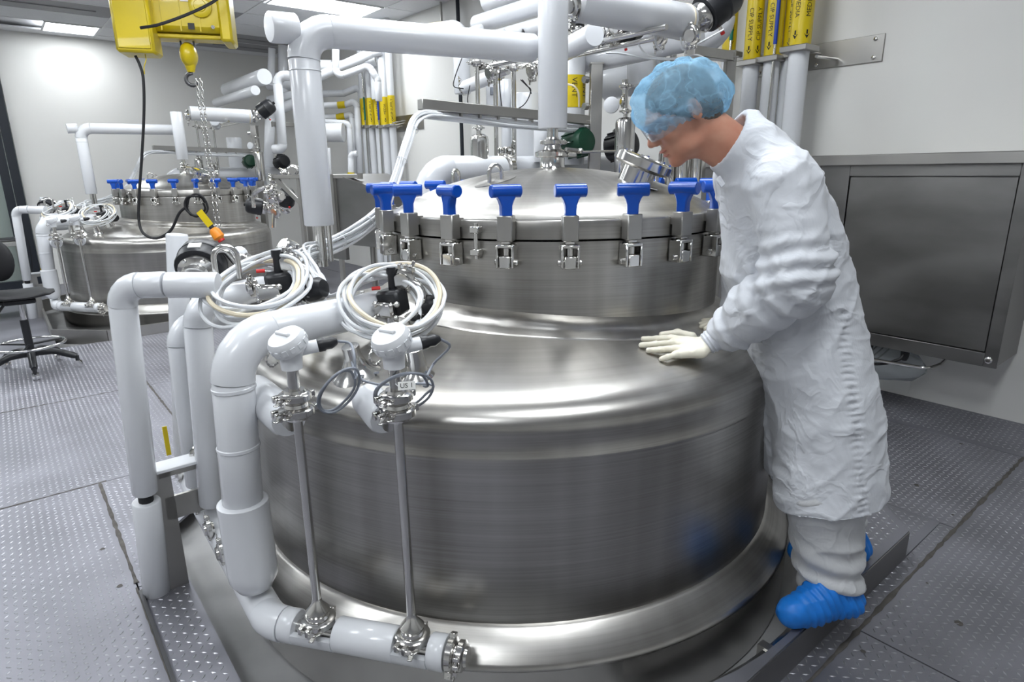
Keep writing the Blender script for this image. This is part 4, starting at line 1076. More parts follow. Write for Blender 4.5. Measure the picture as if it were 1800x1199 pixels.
# frame posts and beams
def beam(name, label, p, q, w, h, material='dull_steel', cat='frame', far=None):
    d = nrm(np.asarray(q)-np.asarray(p)); x, y, _ = frame(d)
    t = thing(name, label, cat, p if p[2] < q[2] else q)
    if far: t['far'] = far; UNIT.append(t)
    MB().box((np.asarray(p)+np.asarray(q))/2, (w, h, np.linalg.norm(np.asarray(q)-np.asarray(p))), x, y, d, bev=.003).build('profile', material, t)
    for e_, s in ((p, 1), (q, -1)): MB().box(np.asarray(e_)+d*s*.004, (w+.012, h+.012, .008), x, y, d).build('end_plate', material, t)
    return t
pf = K(1048, 120, 4.05)
post = beam('frame_post', 'square steel frame post between the VENT pipe and the filter housing', xy(pf, .0), xy(pf, K(1048, 118, 4.05)[2]+.02), .09, .07, far='square steel frame post behind the far vessel')
for yy in (140, 187, 213): MB().cyl(K(1026, yy, 4.0), K(1033, yy, 4.02), .02, 8).build('bolt', 'polished_steel', post)
pg = K(1284, 100, 3.75); pl = K(1212, 88, 3.55)
beam('frame_post', 'square steel frame post behind the worker head', xy(pg, 0), xy(pg, pg[2]), .055, .055, far='second steel frame post behind the far vessel')
beam('frame_beam', 'flat steel beam over the worker cap', xy(pg, pg[2]), xy(pl, pg[2]), .06, .05, far='flat steel beam behind the far vessel')
# vent pipe with yellow sleeve
vt = K(1004, 125, 4.15); vb = K(1004, 290, 4.15); vc = xy((vt+vb)/2, 0)
vp = pipe('vent_pipe', 'white vertical pipe with a yellow sleeve lettered VENT behind the drop pipe', [xy(vc, vt[2]+.12), xy(vc, vb[2])], .17)
z0, z1 = K(1010, 188, 4.05)[2], K(1010, 130, 4.05)[2]
MB().lathe([(.0855, z0), (.087, z0+.001), (.087, z1-.001), (.0855, z1)], vc, Z, 28).build('label_sleeve', 'yellow_label', vp)
cf = nrm([.35, -.94, 0])
for an in (-.25, .62):
    f2 = np.array([cf[0]*math.cos(an)-cf[1]*math.sin(an), cf[0]*math.sin(an)+cf[1]*math.cos(an), 0]); text_wrap(vp, 'VENT', .046, vc+Z*((z0+z1)/2+.02), Z, .0872, f2, True, flip=True)
hose('vent_hose', 'pale hose curving over the yellow VENT sleeve', [K(998, 148, 3.95), K(1010, 152, 3.92), K(1017, 165, 3.92), K(1018, 188, 3.95)], .012, 'tan_tube')
vpipe('duct_pipe', 'broad white vertical pipe left of the drop pipe', 925, 165, 285, 4.35, .20, 'broad white vertical pipe behind the far vessel')
vpipe('duct_pipe', 'slim white vertical pipe between the steel drop tubes', 892, 140, 285, 4.45, .085)
vpipe('duct_pipe', 'white vertical pipe right behind the lower end of the drop pipe', 952, 200, 285, 4.0, .10)
vpipe('duct_pipe', 'short white vertical pipe with a flat foot under the overhead pipe', 812, 84, 165, 4.5, .11)
# bright bar tubes along the rack
for i, (px, lb) in enumerate(((841, 'left'), (873, 'middle'), (906, 'right'))):
    t_ = K(px, 118+i*3, 3.95-.02*i); b_ = K(px, 280, 3.95)
    t = thing('drop_tube', f'{lb} one of three thin steel drop tubes behind the near lid', 'tube', b_); t['far'] = f'{lb} thin steel drop tube behind the far lid'; UNIT.append(t)
    c = xy(b_, 0)+np.array([-.005*(i-1), 0, 0]); MB().cyl(xy(c, t_[2]), xy(c, b_[2]-.15), .0135, 12).build('tube', 'polished_steel', t)
    tri_clamp(t, xy(c, t_[2]+.02), Z, .034, side=[-1 if i < 2 else 1, -.2, .1]); MB().cyl(xy(c, t_[2]), xy(c, t_[2]+.10), .016, 10).build('ferrule', 'polished_steel', t)
for px, py, f, L, lb in ((838, 121, 4.0, 1.38, 'upper'), (880, 124, 4.15, 1.2, 'lower')):
    p = K(px, py, f); rod('rail_tube', f'{lb} long thin steel tube slanting past the drop pipe', [p, p-E1*L], .026, 'polished_steel', unit=f'{lb} long thin steel tube beside the far drop pipe')
# upper runs of white pipe along the room
epipe('run_pipe', 'fat white pipe cut off by the top edge left of the drop pipe', 862, 2, 4.9, 1.6, .19, 'fat white run pipe above the far vessel')
epipe('run_pipe', 'white run pipe with rounded end directly under the fat top pipe', 838, 43, 4.7, 1.7, .115, 'white run pipe behind the far overhead pipe')
epipe('run_pipe', 'white run pipe passing above the overhead pipe near the grey transmitters', 862, 70, 4.5, 1.5, .10)
pipe('run_pipe', 'white pipe with a flat cut end just right of the drop pipe', [K(978, 96, 3.55), K(1045, 61, 3.18)], .105, unit='white cut-ended pipe right of the far drop pipe')
pipe('run_pipe', 'white run pipe sloping up behind the thin steel tube', [K(990, 122, 4.4), K(1228, 66, 3.55)], .115)
pipe('run_pipe', 'white elbow pipe with domed end beside the steel beam', [K(1264, 30, 3.95)+Z*.1, K(1264, 62, 3.95), K(1210, 70, 4.1)], .17, bend=.11)
pipe('run_pipe', 'wide white vessel-like pipe left of the filter housing', [K(1062, 148, 4.55), K(1170, 128, 4.35)], .215)
pipe('run_pipe', 'white conical pipe half hidden behind the blue cap', [K(1128, 60, 4.2), K(1128, 150, 4.2)], .18)
pipe('run_pipe', 'short white pipe end showing above the right side of the blue cap', [K(1235, 112, 4.2), K(1268, 150, 4.0)], .10)
p = pipe('run_pipe', 'white pipe stub with a yellow band above the overhead pipe', [K(700, 62, 5.6), K(808, 48, 5.3), K(818, 90, 5.3)], .115)
MB().cyl(K(756, 55, 5.46), K(778, 52, 5.40), .0595, 18).build('label_sleeve', 'yellow_label', p)
# sensor heads on the upper runs
for px, py, lb in ((838, 58, 'left'), (877, 66, 'middle'), (908, 60, 'right')):
    q = K(px, py, 4.2); t = thing('level_transmitter', f'{lb} one of three grey transmitters above the overhead pipe', 'sensor', q)
    MB().lathe([(.022, -.05), (.024, -.02), (.045, 0), (.05, .012), (.05, .03), (.042, .04), (.01, .044)], q, nrm([-.25, -.2, .9]), 20, True, True).build('head_body', 'white_plastic', t)
    MB().lathe([(.02, 0), (.02, .02), (.012, .04)], q+np.array([.04 if lb == 'right' else -.045, -.02, .01]), [1 if lb == 'right' else -1, -.3, 0], 10, True, True).build('cable_gland', 'black_plastic', t)
# flow meter with blue marking
fm = thing('flow_meter', 'white tubular flow meter with blue marking behind the steel drop tubes', 'instrument', K(800, 165, 4.5))
p, q = K(806, 158, 4.5), K(892, 124, 4.15); MB().cyl(p+(q-p)*.15, p+(q-p)*.8, .042, 18).build('meter_body', 'white_plastic', fm)
MB().cyl(p, q, .026, 14).build('bare_tube', 'polished_steel', fm); tri_clamp(fm, p+(q-p)*.12, q-p, .036, side=Z); tri_clamp(fm, p+(q-p)*.82, q-p, .036, side=[0, -1, .3])
MB().box(p+(q-p)*.47+np.array([.018, -.041, .012]), (.07, .002, .018), nrm(q-p), np.cross(nrm(q-p), Z)).build('blue_marking', 'blue_band', fm)
jb = thing('junction_box', 'grey junction box under the flow meter with loose black wires', 'box', K(868, 165, 4.5)); MB().box(K(868, 172, 4.5), (.10, .07, .17), bev=.006).build('case', 'white_plastic', jb); MB().box(K(868, 160, 4.46), (.05, .01, .05), bev=.003).build('window', 'grey_cable', jb)
for i, pts in enumerate(([(812, 102), (800, 135), (798, 152), (815, 156)], [(826, 150), (822, 175), (826, 198)], [(880, 110), (878, 150), (884, 200)], [(915, 140), (925, 150), (933, 160), (920, 185), (888, 200)], [(918, 140), (930, 155), (934, 165)])):
    hose('signal_wire', ['thin black wire hanging along the short white pipe', 'thin black wire below the flow meter', 'thin black wire along the middle drop tube', 'thin black wire looping from the fittings to the tray bar', 'thin black wire beside the broad white pipe'][i], [K(x, y, 4.0) for x, y in pts], .006, 'black_rubber', 'wire')
# filter housings
def housing(px, y0, y1, fw, dia, label, far=None, cap=True):
    b_ = K(px, y1, fw); t_ = K(px, y0, fw); c = xy((b_+t_)/2, 0); r = dia/2; zb, z2 = b_[2]-.1, t_[2]
    t = thing('filter_housing', label, 'filter', xy(c, zb))
    if far: t['far'] = far; UNIT.append(t)
    MB().lathe([(r*.96, zb), (r, zb+.01), (r, z2-.03), (r*.92, z2-.012), (r*.6, z2), (.012, z2+.004)], c, Z, 26, True, True).build('shell', 'polished_steel', t)
    if cap:
        MB().cyl(xy(c, z2), xy(c, z2+.09), .013, 10).build('vent_tube', 'polished_steel', t); tri_clamp(t, xy(c, z2+.035), Z, .024, side=[-1, -.3, 0]); tri_clamp(t, xy(c, z2+.085)+np.array([-.02, 0, 0]), [1, .2, 0], .022, side=Z)
    return t
housing(843, 236, 285, 3.85, .108, 'polished steel filter housing left behind the near lid', 'left polished filter housing behind the far lid')
h_ = housing(1098, 207, 295, 3.75, .112, 'tall polished steel filter housing left of the worker face', 'tall polished filter housing behind the far lid')
q = K(1076, 186, 3.75); MB().lathe([(.04, 0), (.044, .01), (.044, .03), (.03, .036)], q, [-.3, -.9, .1], 18, True, True).build('gauge', 'white_plastic', h_)
tri_clamp(h_, K(1099, 152, 3.75), Z, .03, side=[.3, -1, 0]); MB().cyl(K(1099, 195, 3.75), K(1099, 140, 3.75), .016, 10).build('riser_tube', 'polished_steel', h_)
for px, lb in ((1172, 'left'), (1200, 'middle'), (1226, 'right')): housing(px, 262, 305, 3.95, .10, f'{lb} polished steel filter housing under the worker chin', cap=False)
MB_ = thing('steel_column', 'pair of bright steel tubes showing above the blue cap', 'tube', K(1180, 150, 4.0))
for px in (1166, 1184): MB().cyl(xy(K(px, 90, 4.0), K(px, 60, 4.0)[2]), xy(K(px, 90, 4.0), K(px, 200, 4.0)[2]), .02, 12).build('tube', 'polished_steel', MB_)
fit = thing('fitting_cluster', 'small clamped steel fittings between filter housing and sight glass', 'fitting', K(1135, 300, 3.55))
for px, py, r in ((1128, 288, .02), (1140, 296, .02), (1150, 291, .018), (1160, 300, .022), (1135, 280, .018)): tri_clamp(fit, K(px, py, 3.5), nrm(rng.normal(size=3)), r, side=rng.normal(size=3))
loopb = rod('bent_tube', 'bright bent steel tube arching beside the sight glass', [K(1140, 312, 3.35), K(1148, 300, 3.35), K(1165, 299, 3.35), K(1180, 312, 3.35), K(1181, 335, 3.35)], .022, 'polished_steel', smooth_n=.05)
# motors
def motor(label, c, ax, r, L, material, far=None):
    t = thing('motor', label, 'motor', c); ax = nrm(ax)
    if far: t['far'] = far; UNIT.append(t)
    MB().lathe([(r*.5, 0), (r*.95, .01), (r, .02), (r, L*.85), (r*.8, L*.97), (r*.3, L)], c, ax, 24, True, True).build('housing', material, t)
    x, y, d = frame(ax)
    for k in range(10):
        a = 2*math.pi*k/10; MB().box(c+ax*L*.45+(x*math.cos(a)+y*math.sin(a))*r*1.04, (r*.14, r*.05, L*.7), x*math.cos(a)+y*math.sin(a), -x*math.sin(a)+y*math.cos(a)).build('cooling_fin', material, t)
    MB().box(c+ax*L*.4+Z*r, (r*.9, r*.9, r*.5), bev=.01).build('terminal_box', material, t)
motor('dark green pump motor behind the nozzle of the near lid', K(1000, 256, 4.1), [.4, -.6, .1], .082, .18, 'green_paint', 'dark green pump motor behind the far vessel')
motor('black pump motor between the frame post and the filter housing', K(1070, 262, 4.4), [.6, -.5, .15], .09, .2, 'black_plastic', 'black pump motor behind the far vessel')
rod('sample_tube', 'thin bright tube running from nozzle to filter housing', [K(1002, 268, 2.95), K(1100, 265, 3.4)], .012)
# air lines by the ceiling valves
for i, pts in enumerate(([(1122, 78), (1132, 92), (1150, 101), (1190, 103), (1225, 97), (1250, 112), (1262, 135)], [(1065, 93), (1090, 94), (1150, 104), (1200, 104)], [(1272, 52), (1240, 70), (1205, 88), (1198, 80), (1196, 64)], [(1152, 60), (1154, 80), (1165, 92)], [(1258, 108), (1268, 125), (1272, 142)])):
    hose('air_line', ['clear air line sagging from the red fitting to the steel beam', 'clear air line across the rack above the blue cap', 'clear air line looping under the large black actuator', 'short clear air line on the white run pipe', 'clear hose looping down beside the steel post'][i], [K(x, y, 3.15) for x, y in pts], .009, 'clear_tube')
for i, (px, py, f) in enumerate(((1005, 10, 2.8), (1085, 46, 3.2), (1060, 55, 3.3), (1216, 62, 3.1), (1160, 66, 3.4), (935, 125, 3.9), (862, 128, 3.9))):
    t = thing('pipe_clamp', ['steel clamp on the upper drop pipe at the top edge', 'steel clamp before the half hidden black actuator', 'steel clamp at the flat cut pipe end', 'steel clamp below the large black actuator', 'steel clamp on the sloping white pipe', 'steel clamp left beside the drop pipe', 'steel clamp between left and middle drop tubes'][i], 'clamp', K(px, py, f)); tri_clamp(t, K(px, py, f), nrm([.6, .5, .2]), .038, side=-Z)

# ---- everything that repeats at the far vessel
for o in list(UNIT):
    c = copy_tree(o); c.location = c.location + Vector(OFF); c['label'] = o['far']; del c['far']
for o in UNIT: del o['far']
for o in COL.objects:                      # the far drop pipe ends lower than the near one
    if o.get('label') == 'white vertical drop pipe on the lid of the far vessel':
        for ch in o.children:
            if ch.name.startswith('straight_section'): ch.scale.z = .68; ch.location.z -= .76*.16

# ================================================================== RIGHT WALL
def labelled(px, pz_top, dia, texts, label, band=None, b=4.12, ysl=105, group=None, zbot=.2, sl_h=.75, ts=.040, y_ref=60, ys0=None):
    c = KB(px, y_ref, b); zl = KB(px, ysl, b)[2]; c = xy(c, 0); r = dia/2
    t = thing('wall_pipe', label, 'pipe', xy(c, zbot), group)
    MB().tube([xy(c, zbot), xy(c, H-.01)], r, 20).build('straight_section', 'white_pvc', t)
    z1 = zl+sl_h
    sl = MB().lathe([(r+.0005, zl), (r+.002, zl+.001), (r+.002, z1-.001), (r+.0005, z1)], c, Z, 22).build('label_sleeve', 'yellow_label', t)
    toc = nrm(CAM-c-Z*CAM[2]); sd = np.cross(Z, toc)
    for tx, an in texts:
        f = toc*math.cos(an)+sd*math.sin(an); text_wrap(sl, tx, ts, c+Z*(zl+(.21 if sl_h > .5 else .19)), Z, r+.0022, f, True, flip=(an < 0))
        ar = MB(); w = .016     # arrow pointing down
        for (pa, pb) in (([(-.3, 1.2), (.3, 1.2), (.3, 0), (-.3, 0)], 0), ([(-1, .1), (1, .1), (0, -1.2)], 0)):
            tv = np.cross(Z, f); ar.add([c+Z*(zl+.055+y*w*1.3)+(f*math.cos(x*w/r)+tv*math.sin(x*w/r))*(r+.003) for x, y in pa], [tuple(range(len(pa)))])
        ar.build('flow_arrow', 'black_print', sl, smooth=None)
    d = nrm(E2)
    MB().box(c+Z*(zl-.022)+E2*.0, (dia+.05, dia+.05, .035), E1, E2, bev=.004).build('support_block', 'dull_steel', t)
    MB().cyl(c+Z*(zl-.022)+E2*r, xy(c, zl-.022)+E2*(4.34-b), .008, 8).build('support_rod', 'polished_steel', t)
    if band:
        s = c+toc*(r+.016)+sd*.01; MB().cyl(xy(s, zbot), xy(s, H-.02), .009, 10).build('conduit', 'polished_steel', t); MB().cyl(xy(s, zl+.06), xy(s, zl+.35), .012, 10).build('colour_band', band, t)
    return t
labelled(1325, 0, .105, (('CIP SUPPLY', -.45), ('CIP SUPPLY', .6)), 'yellow-sleeved wall pipe lettered twice CIP SUPPLY, left of the blue-banded one', None)
labelled(1361, 0, .105, (('CIP SUPPLY', -.5),), 'yellow-sleeved wall pipe with a blue-banded steel conduit in front', 'blue_band', b=4.14, ysl=98)
labelled(1392, 0, .10, (('CIP SUPPLY', -.2),), 'yellow-sleeved wall pipe half hidden behind the MEDIA pipe', None, b=4.22, ysl=92)
labelled(1408, 0, .122, (('MEDIA', .55), ('MEDIA', -.55)), 'yellow-sleeved wall pipe lettered MEDIA, nearest the wall plate', None, b=4.05, ysl=80, sl_h=.6)
labelled(1283, 0, .09, (('CIP SUPPLY', .3),), 'yellow-sleeved wall pipe with a teal-banded conduit behind the steel beam', 'green_band', b=4.18, ysl=90)
w = thing('wall_plate', 'long brushed steel plate bolted to the right wall', 'plate', AB(2.0, 4.33, 2.1))
MB().box(AB(2.2, 4.334, 2.192), (.90, .012, .155), E1, E2, bev=.002).build('plate', 'dull_steel', w)
for a_ in (1.80, 2.15, 2.55):
    for z_ in (2.14, 2.245): MB().lathe([(.012, 0), (.012, .006), (.008, .009)], AB(a_, 4.328, z_), -E2, 10, True, True).build('bolt', 'polished_steel', w)
MB().cyl(AB(2.02, 4.05, 2.15), AB(2.02, 4.33, 2.16), .009, 8).build('tie_rod', 'polished_steel', w)
# dark conduits down the wall further back
for px, y1, lb in ((806, 285, 'dark vertical conduit on the right wall behind the drop tubes'), (777, 52, 'thin dark hanger rod near the ceiling left of the conduit')):
    p = KB(px, 60, 4.28); zb = 0.1 if y1 > 100 else KB(px, y1, 4.28)[2]
    t = thing('conduit', lb, 'conduit', xy(p, zb)); MB().cyl(xy(p, zb), xy(p, H), .022 if y1 > 100 else .014, 10).build('tube', 'dark_frame' if y1 > 100 else 'dull_steel', t)
    MB().box(xy(p, zb+.3 if y1 > 100 else zb), (.06, .06, .02), bev=.003).build('saddle', 'dull_steel', t)

# stainless cabinet on the right wall
cb_ = thing('wall_cabinet', 'stainless steel cabinet hung on the right wall behind the worker', 'cabinet', AB(1.6, 4.2, .46))
af, b0_, b1_ = .82, 3.95, 4.34; aR = 2.7
MB().box(AB((af+aR)/2, (b0_+b1_)/2+.01, 1.0), (aR-af-.006, b1_-b0_-.03, 1.06), E1, E2).build('case', 'cabinet_steel', cb_)
def fr_(a0, a1, z0, z1, th=.016, name='face_frame', material='cabinet_steel', b=None): return MB().box(AB((a0+a1)/2, (b0_ if b is None else b)+th/2-.004, (z0+z1)/2), (a1-a0, th, z1-z0), E1, E2, bev=.002).build(name, material, cb_)
fr_(af, af+.06, .46, 1.52); fr_(1.69, 1.86, .46, 1.52); fr_(af+.06, 1.69, 1.445, 1.52); fr_(af+.06, 1.69, .46, .535); fr_(1.86, aR, .46, 1.52)
fr_(af+.064, 1.684, .54, 1.44, .012, 'door', b=b0_+.004)
MB().box(AB((af+aR)/2-.01, (b0_+b1_)/2-.015, 1.535), (aR-af+.03, b1_-b0_+.03, .06), E1, E2, bev=.004).build('top_cap', 'dull_steel', cb_)
MB().lathe([(.018, 0), (.018, .004), (.010, .008), (.010, .012)], AB(.86, b0_-.004, .50), -E2, 16, True, True).build('lock', 'polished_steel', cb_)
# wire shelf, wrapped cables and notice under the cabinet
ws = thing('wire_basket', 'chrome wire basket with plastic bag under the wall cabinet', 'basket', AB(1.6, 4.15, .3))
for i in range(14): MB().cyl(AB(1.42+i*.035, 3.97, .36+.002*i), AB(1.42+i*.035, 4.3, .40), .005, 6).build('wire', 'polished_steel', ws)
MB().tube(fillet_pts := [p for k_, s_ in fillet([AB(2.1, 3.93, .34), AB(1.12, 3.93, .395), AB(1.10, 4.05, .40), AB(1.12, 4.3, .41)], .05) for p in s_][:], .009, 8).build('rim', 'polished_steel', ws)
MB().lathe([(.02, -.36), (.08, -.30), (.12, -.1), (.125, .05), (.09, .2), (.03, .26)], AB(1.55, 4.14, .32), E1, 20, True, True).build('plastic_bag', 'bag_film', ws)
for i, (a_, s) in enumerate(((1.47, .4), (1.27, .42))):
    hose('power_cable', ['left black cable with plug leaving the cabinet underside', 'right black cable with plug leaving the cabinet underside'][i], [AB(a_, 4.0, .46), AB(a_+.02, 3.96, .40), AB(a_+.18, 3.94, .345), AB(a_+.6, 3.96, .34)], .018, 'black_rubber', 'cable')
    t = thing('cable_plug', ['left black cable gland on the cabinet underside', 'right black cable gland on the cabinet underside'][i], 'plug', AB(a_, 4.0, .43)); MB().lathe([(.014, -.05), (.022, -.03), (.024, -.005), (.024, .02)], AB(a_, 4.0, .445), Z, 14, True, True).build('gland', 'black_plastic', t)
    MB().lathe([(.026, 0), (.026, .008)], AB(a_, 4.0, .455), Z, 6, True, True).build('lock_nut', 'polished_steel', t)
nt_ = thing('paper_notice', 'white paper notice on the wall below the wire basket', 'notice', AB(1.42, 4.33, .1)); MB().box(AB(1.45, 4.335, .19), (.26, .004, .20), E1, E2).build('sheet', 'paper', nt_); MB().box(AB(1.45, 4.331, .27), (.2, .002, .012), E1, E2).build('print', 'black_print', nt_)

# ================================================================== BACK CORNER PIPEWORK
def cpipe(label, pts, dia, fw=9.0, sleeve=None):
    P = [K(x, y, f) if f else K(x, y, fw) for x, y, f in [(q+(0,))[:3] for q in pts]]
    t = pipe('corner_pipe', label, P, dia, group='insulated pipes in the back corner', seg=14)
    if sleeve: MB().cyl(K(*sleeve[0], fw), K(*sleeve[1], fw), dia/2+.004, 14).build('label_sleeve', 'yellow_label', t)
    return t
cpipe('white corner pipe zigzagging at the top behind the overhead riser', [(590, 70), (590, 137), (648, 116), (664, 140), (666, 178)], .085, 8.2)
cpipe('thick white corner pipe near the ceiling ending at the right wall', [(560, 135), (655, 92), (670, 88)], .12, 8.5)
cpipe('white corner pipe bending down from the second level', [(560, 165), (604, 164), (634, 152), (636, 178)], .09, 9.2)
cpipe('white corner pipe with elbow at the third level', [(566, 120), (640, 106), (656, 110), (660, 175)], .10, 8.7)
cpipe('white corner pipe with the upper yellow band', [(560, 186), (606, 184), (627, 177), (634, 320)], .085, 9.0, ((594, 185), (607, 184)))
cpipe('white corner pipe with the lower yellow band', [(560, 208), (605, 204), (618, 200), (626, 320)], .085, 9.1, ((592, 206), (606, 204)))
cpipe('white corner pipe passing level below the yellow bands', [(562, 213), (614, 217), (618, 322)], .075, 8.8)
cpipe('fat white horizontal pipe end right of the overhead riser', [(555, 233), (604, 233)], .24, 8.5)
cpipe('white pipe end pointing right below the zigzag pipe', [(555, 115), (583, 116)], .14, 8.7)
cpipe('small white hooked corner pipe at the foot of the wall pipes', [(628, 270), (617, 272), (617, 330)], .08, 8.3, ((617, 303), (617, 320)))
cpipe('white corner pipe with a square elbow left of the overhead riser', [(560, 133), (487, 133), (497, 262), (480, 262)], .115, 8.2)
cpipe('fat white drum-like pipe end left of the square elbow', [(520, 143), (470, 143)], .24, 9.6)
cpipe('white pipe end left of the square elbow, second from top', [(530, 165), (472, 178)], .14, 9.4)
cpipe('white bent pipe left of the square elbow, lowest', [(545, 172), (475, 198), (471, 330)], .14, 9.2)
cpipe('white vertical pipe hanging from the ceiling left of the overhead riser', [(478, 85), (476, 150)], .10, 9.5)
cpipe('white vertical pipe hanging close behind the overhead riser', [(497, 80), (499, 180)], .14, 9.6)
cpipe('white lower pipe with a yellow band beside the steel enclosure', [(574, 260), (578, 330)], .09, 8.0, ((573, 275), (575, 302)))
for i, (px, tx, lb, bd) in enumerate(((640, 'CIP', 'leftmost yellow-sleeved pipe in the back corner, teal band beside it', 'green_band'), (652, 'CIP SUPPLY', 'yellow-sleeved corner pipe right of the teal-banded one', None), (664, 'WATER', 'middle yellow-sleeved corner pipe with a blue-banded conduit', 'blue_band'), (677, 'MEDIA', 'bright yellow-sleeved corner pipe second from the right', None), (689, 'CIP SUPPLY', 'rightmost yellow-sleeved corner pipe by the wall plate', None))):
    labelled(px, 0, .09 if i != 3 else .11, ((tx, 0.0),), lb, bd, b=4.16-.02*(i % 2), ysl=220+ (i == 4)*-2, sl_h=.34, ts=.044, y_ref=200)
w2 = thing('wall_plate', 'brushed steel plate bolted to the wall in the back corner', 'plate', AB(7.6, 4.33, 2.05)); c = KB(700, 218, 4.33)
MB().box(AB(7.75, 4.334, c[2]), (1.4, .012, .19), E1, E2, bev=.002).build('plate', 'dull_steel', w2)
for a_ in (7.1, 8.3): MB().lathe([(.014, 0), (.014, .008)], AB(a_, 4.328, c[2]+.05), -E2, 8, True, True).build('bolt', 'polished_steel', w2)
for i in range(3): MB().cyl(KB(690+4*i, 216+4*i, 4.1), KB(712, 212+4*i, 4.32), .008, 8).build('tie_rod', 'polished_steel', w2)

# steel enclosure and rail between the vessels
en = thing('steel_enclosure', 'plain stainless enclosure with a slanted top between the two vessels', 'enclosure', Kz(620, 560, 0))
c0 = K(600, 430, 4.9); c1 = K(668, 430, 4.6); d = nrm(xy(c1-c0, 0)); n_ = np.array([-d[1], d[0], 0]); L = np.linalg.norm(xy(c1-c0, 0)); zt0 = K(600, 306, 4.9)[2]; zt1 = K(668, 332, 4.6)[2]; zb = K(640, 432, 4.75)[2]
P = [xy(c0, zb), xy(c1, zb), xy(c1, zt1), xy(c0, zt0)]
m = MB(); m.add(P+[q+n_*.5 for q in P], [(0, 1, 2, 3), (7, 6, 5, 4), (0, 1, 5, 4), (1, 2, 6, 5), (2, 3, 7, 6), (3, 0, 4, 7)]); m.build('case', 'cabinet_steel', en)
m = MB(); m.box(xy(c0, (zb+zt0)/2)-n_*.01-d*.03, (.05, .03, zt0-zb), d, n_); m.build('edge_post', 'dull_steel', en)
for s in (.15, .85): MB().cyl(xy(c0, 0)+d*L*s+n_*.25, xy(c0, zb)+d*L*s+n_*.25, .025, 10).build('leg', 'dull_steel', en)
MB().box(xy(c0, zb-.06)+d*.1-n_*.02-d*.25, (.5, .03, .11), d, n_).build('lower_shelf', 'cabinet_steel', en)
pa, pb = K(482, 311, 5.2), K(633, 307, 4.8)
rl = beam('support_rail', 'flat steel rail crossing behind the overhead riser', pa, xy(pb, pa[2]), .05, .03)
dd = nrm(xy(pb-pa, 0)); MB().box(pa+dd*.22-Z*.17, (.52, .02, .04), nrm(dd*.8-Z*.62), np.cross(Z, dd), bev=.002).build('brace', 'dull_steel', rl)
for s in (.3, .72): MB().box(xy(pa+(pb-pa)*s, pa[2]/2), (.03, .03, pa[2]), dd, np.cross(Z, dd)).build('post', 'dull_steel', rl)
for i, (px, py) in enumerate(((462, 365), (503, 358))): actuator_valve('actuator_valve', ['left black actuator beside the far vessel neck', 'right black actuator beside the far vessel neck'][i], K(px, py, 5.9), nrm([.2, -.3, .5]) if i else nrm([-.8, -.3, .2]), .075, .15)
fc = thing('fitting_cluster', 'bright clamped fittings beside the far vessel neck', 'fitting', K(480, 350, 5.8))
for px, py in ((478, 330), (481, 352), (484, 372), (470, 340), (492, 345), (476, 318), (515, 300), (500, 304)): tri_clamp(fc, K(px, py, 5.7), nrm(rng.normal(size=3)), .045, side=rng.normal(size=3))
MB().tube(spline([K(446, 365, 5.7), K(447, 340, 5.7), K(480, 332, 5.7), K(481, 400, 5.7)], 6), .018, 8).build('bent_tube', 'polished_steel', fc)

# ================================================================== HOIST
hz = 6.0
ho = thing('chain_hoist', 'yellow electric chain hoist hanging from the ceiling over the far vessel', 'hoist', K(335, 60, hz))
hx = nrm(E2*.92-E1*.39); hy = np.cross(Z, hx)
c = K(238, 36, 5.75); MB().box(c, (.29, .30, .54), hx, hy, bev=.02).build('control_box', 'yellow_paint', ho)
MB().box(c-hy*.155, (.24, .012, .48), hx, hy, bev=.004).build('box_cover', 'yellow_paint', ho)
c = K(333, 27, hz); MB().box(c+Z*.02, (.62, .34, .36), hx, hy, bev=.04).build('drum_housing', 'yellow_paint', ho)
MB().box(c+hx*.30-Z*.0, (.10, .38, .46), hx, hy, bev=.02).build('end_cover', 'yellow_paint', ho)
MB().box(c-Z*.185, (.66, .20, .04), hx, hy, bev=.01).build('bottom_rail', 'yellow_paint', ho)
MB().box(c+Z*.26, (.4, .2, .12), hx, hy, bev=.01).build('trolley', 'yellow_paint', ho)
MB().lathe([(.09, 0), (.09, .02), (.075, .026), (.05, .026), (.045, .034), (.01, .036)], c-hy*.17+hx*.12+Z*.04, -hy, 22, True, True).build('motor_cap', 'yellow_paint', ho)
MB().box(c-hy*.176-hx*.0+Z*.13, (.06, .006, .12), hx, hy).build('rating_label', 'paper', ho); MB().box(c-hy*.176+hx*.03-Z*.12, (.05, .006, .05), hx, hy).build('warning_label', 'black_print', ho)
for sx in (-.2, -.05, .1): MB().box(c-hy*.172+hx*sx-Z*.02, (.012, .012, .28), hx, hy).build('rib', 'yellow_paint', ho)
for a, b in ((-.22, .1), (.2, .13), (.2, -.12)): MB().lathe([(.016, 0), (.016, .01)], c-hy*.172+hx*a+Z*b, -hy, 8, True, True).build('bolt', 'polished_steel', ho)
MB().cyl(c+Z*.3, xy(c, H), .03, 10).build('hanger', 'dull_steel', ho)
hb = K(332, 97, hz); 
MB().sphere(hb, (.092, .07, .105), 20, 12).build('hook_block', 'yellow_paint', ho)
MB().lathe([(.03, -.14), (.045, -.09), (.05, -.07)], hb, Z, 14, True, True).build('hook_swivel', 'yellow_paint', ho)
for s in (-1, 1): MB().cyl(hb+hx*s*.05, hb+hx*s*.055+Z*.2, .008, 6).build('load_chain', 'dark_steel', ho)
hc = hb-Z*.20; pts = [hb-Z*.13, hb-Z*.155]+[hc+hx*.05*math.sin(t)-Z*.05*-math.cos(t) for t in np.linspace(-.3, -4.3, 12)]
MB().tube(pts, [.012, .014]+[.017]*9+[.014, .010, .006], 10).build('hook', 'dark_steel', ho)
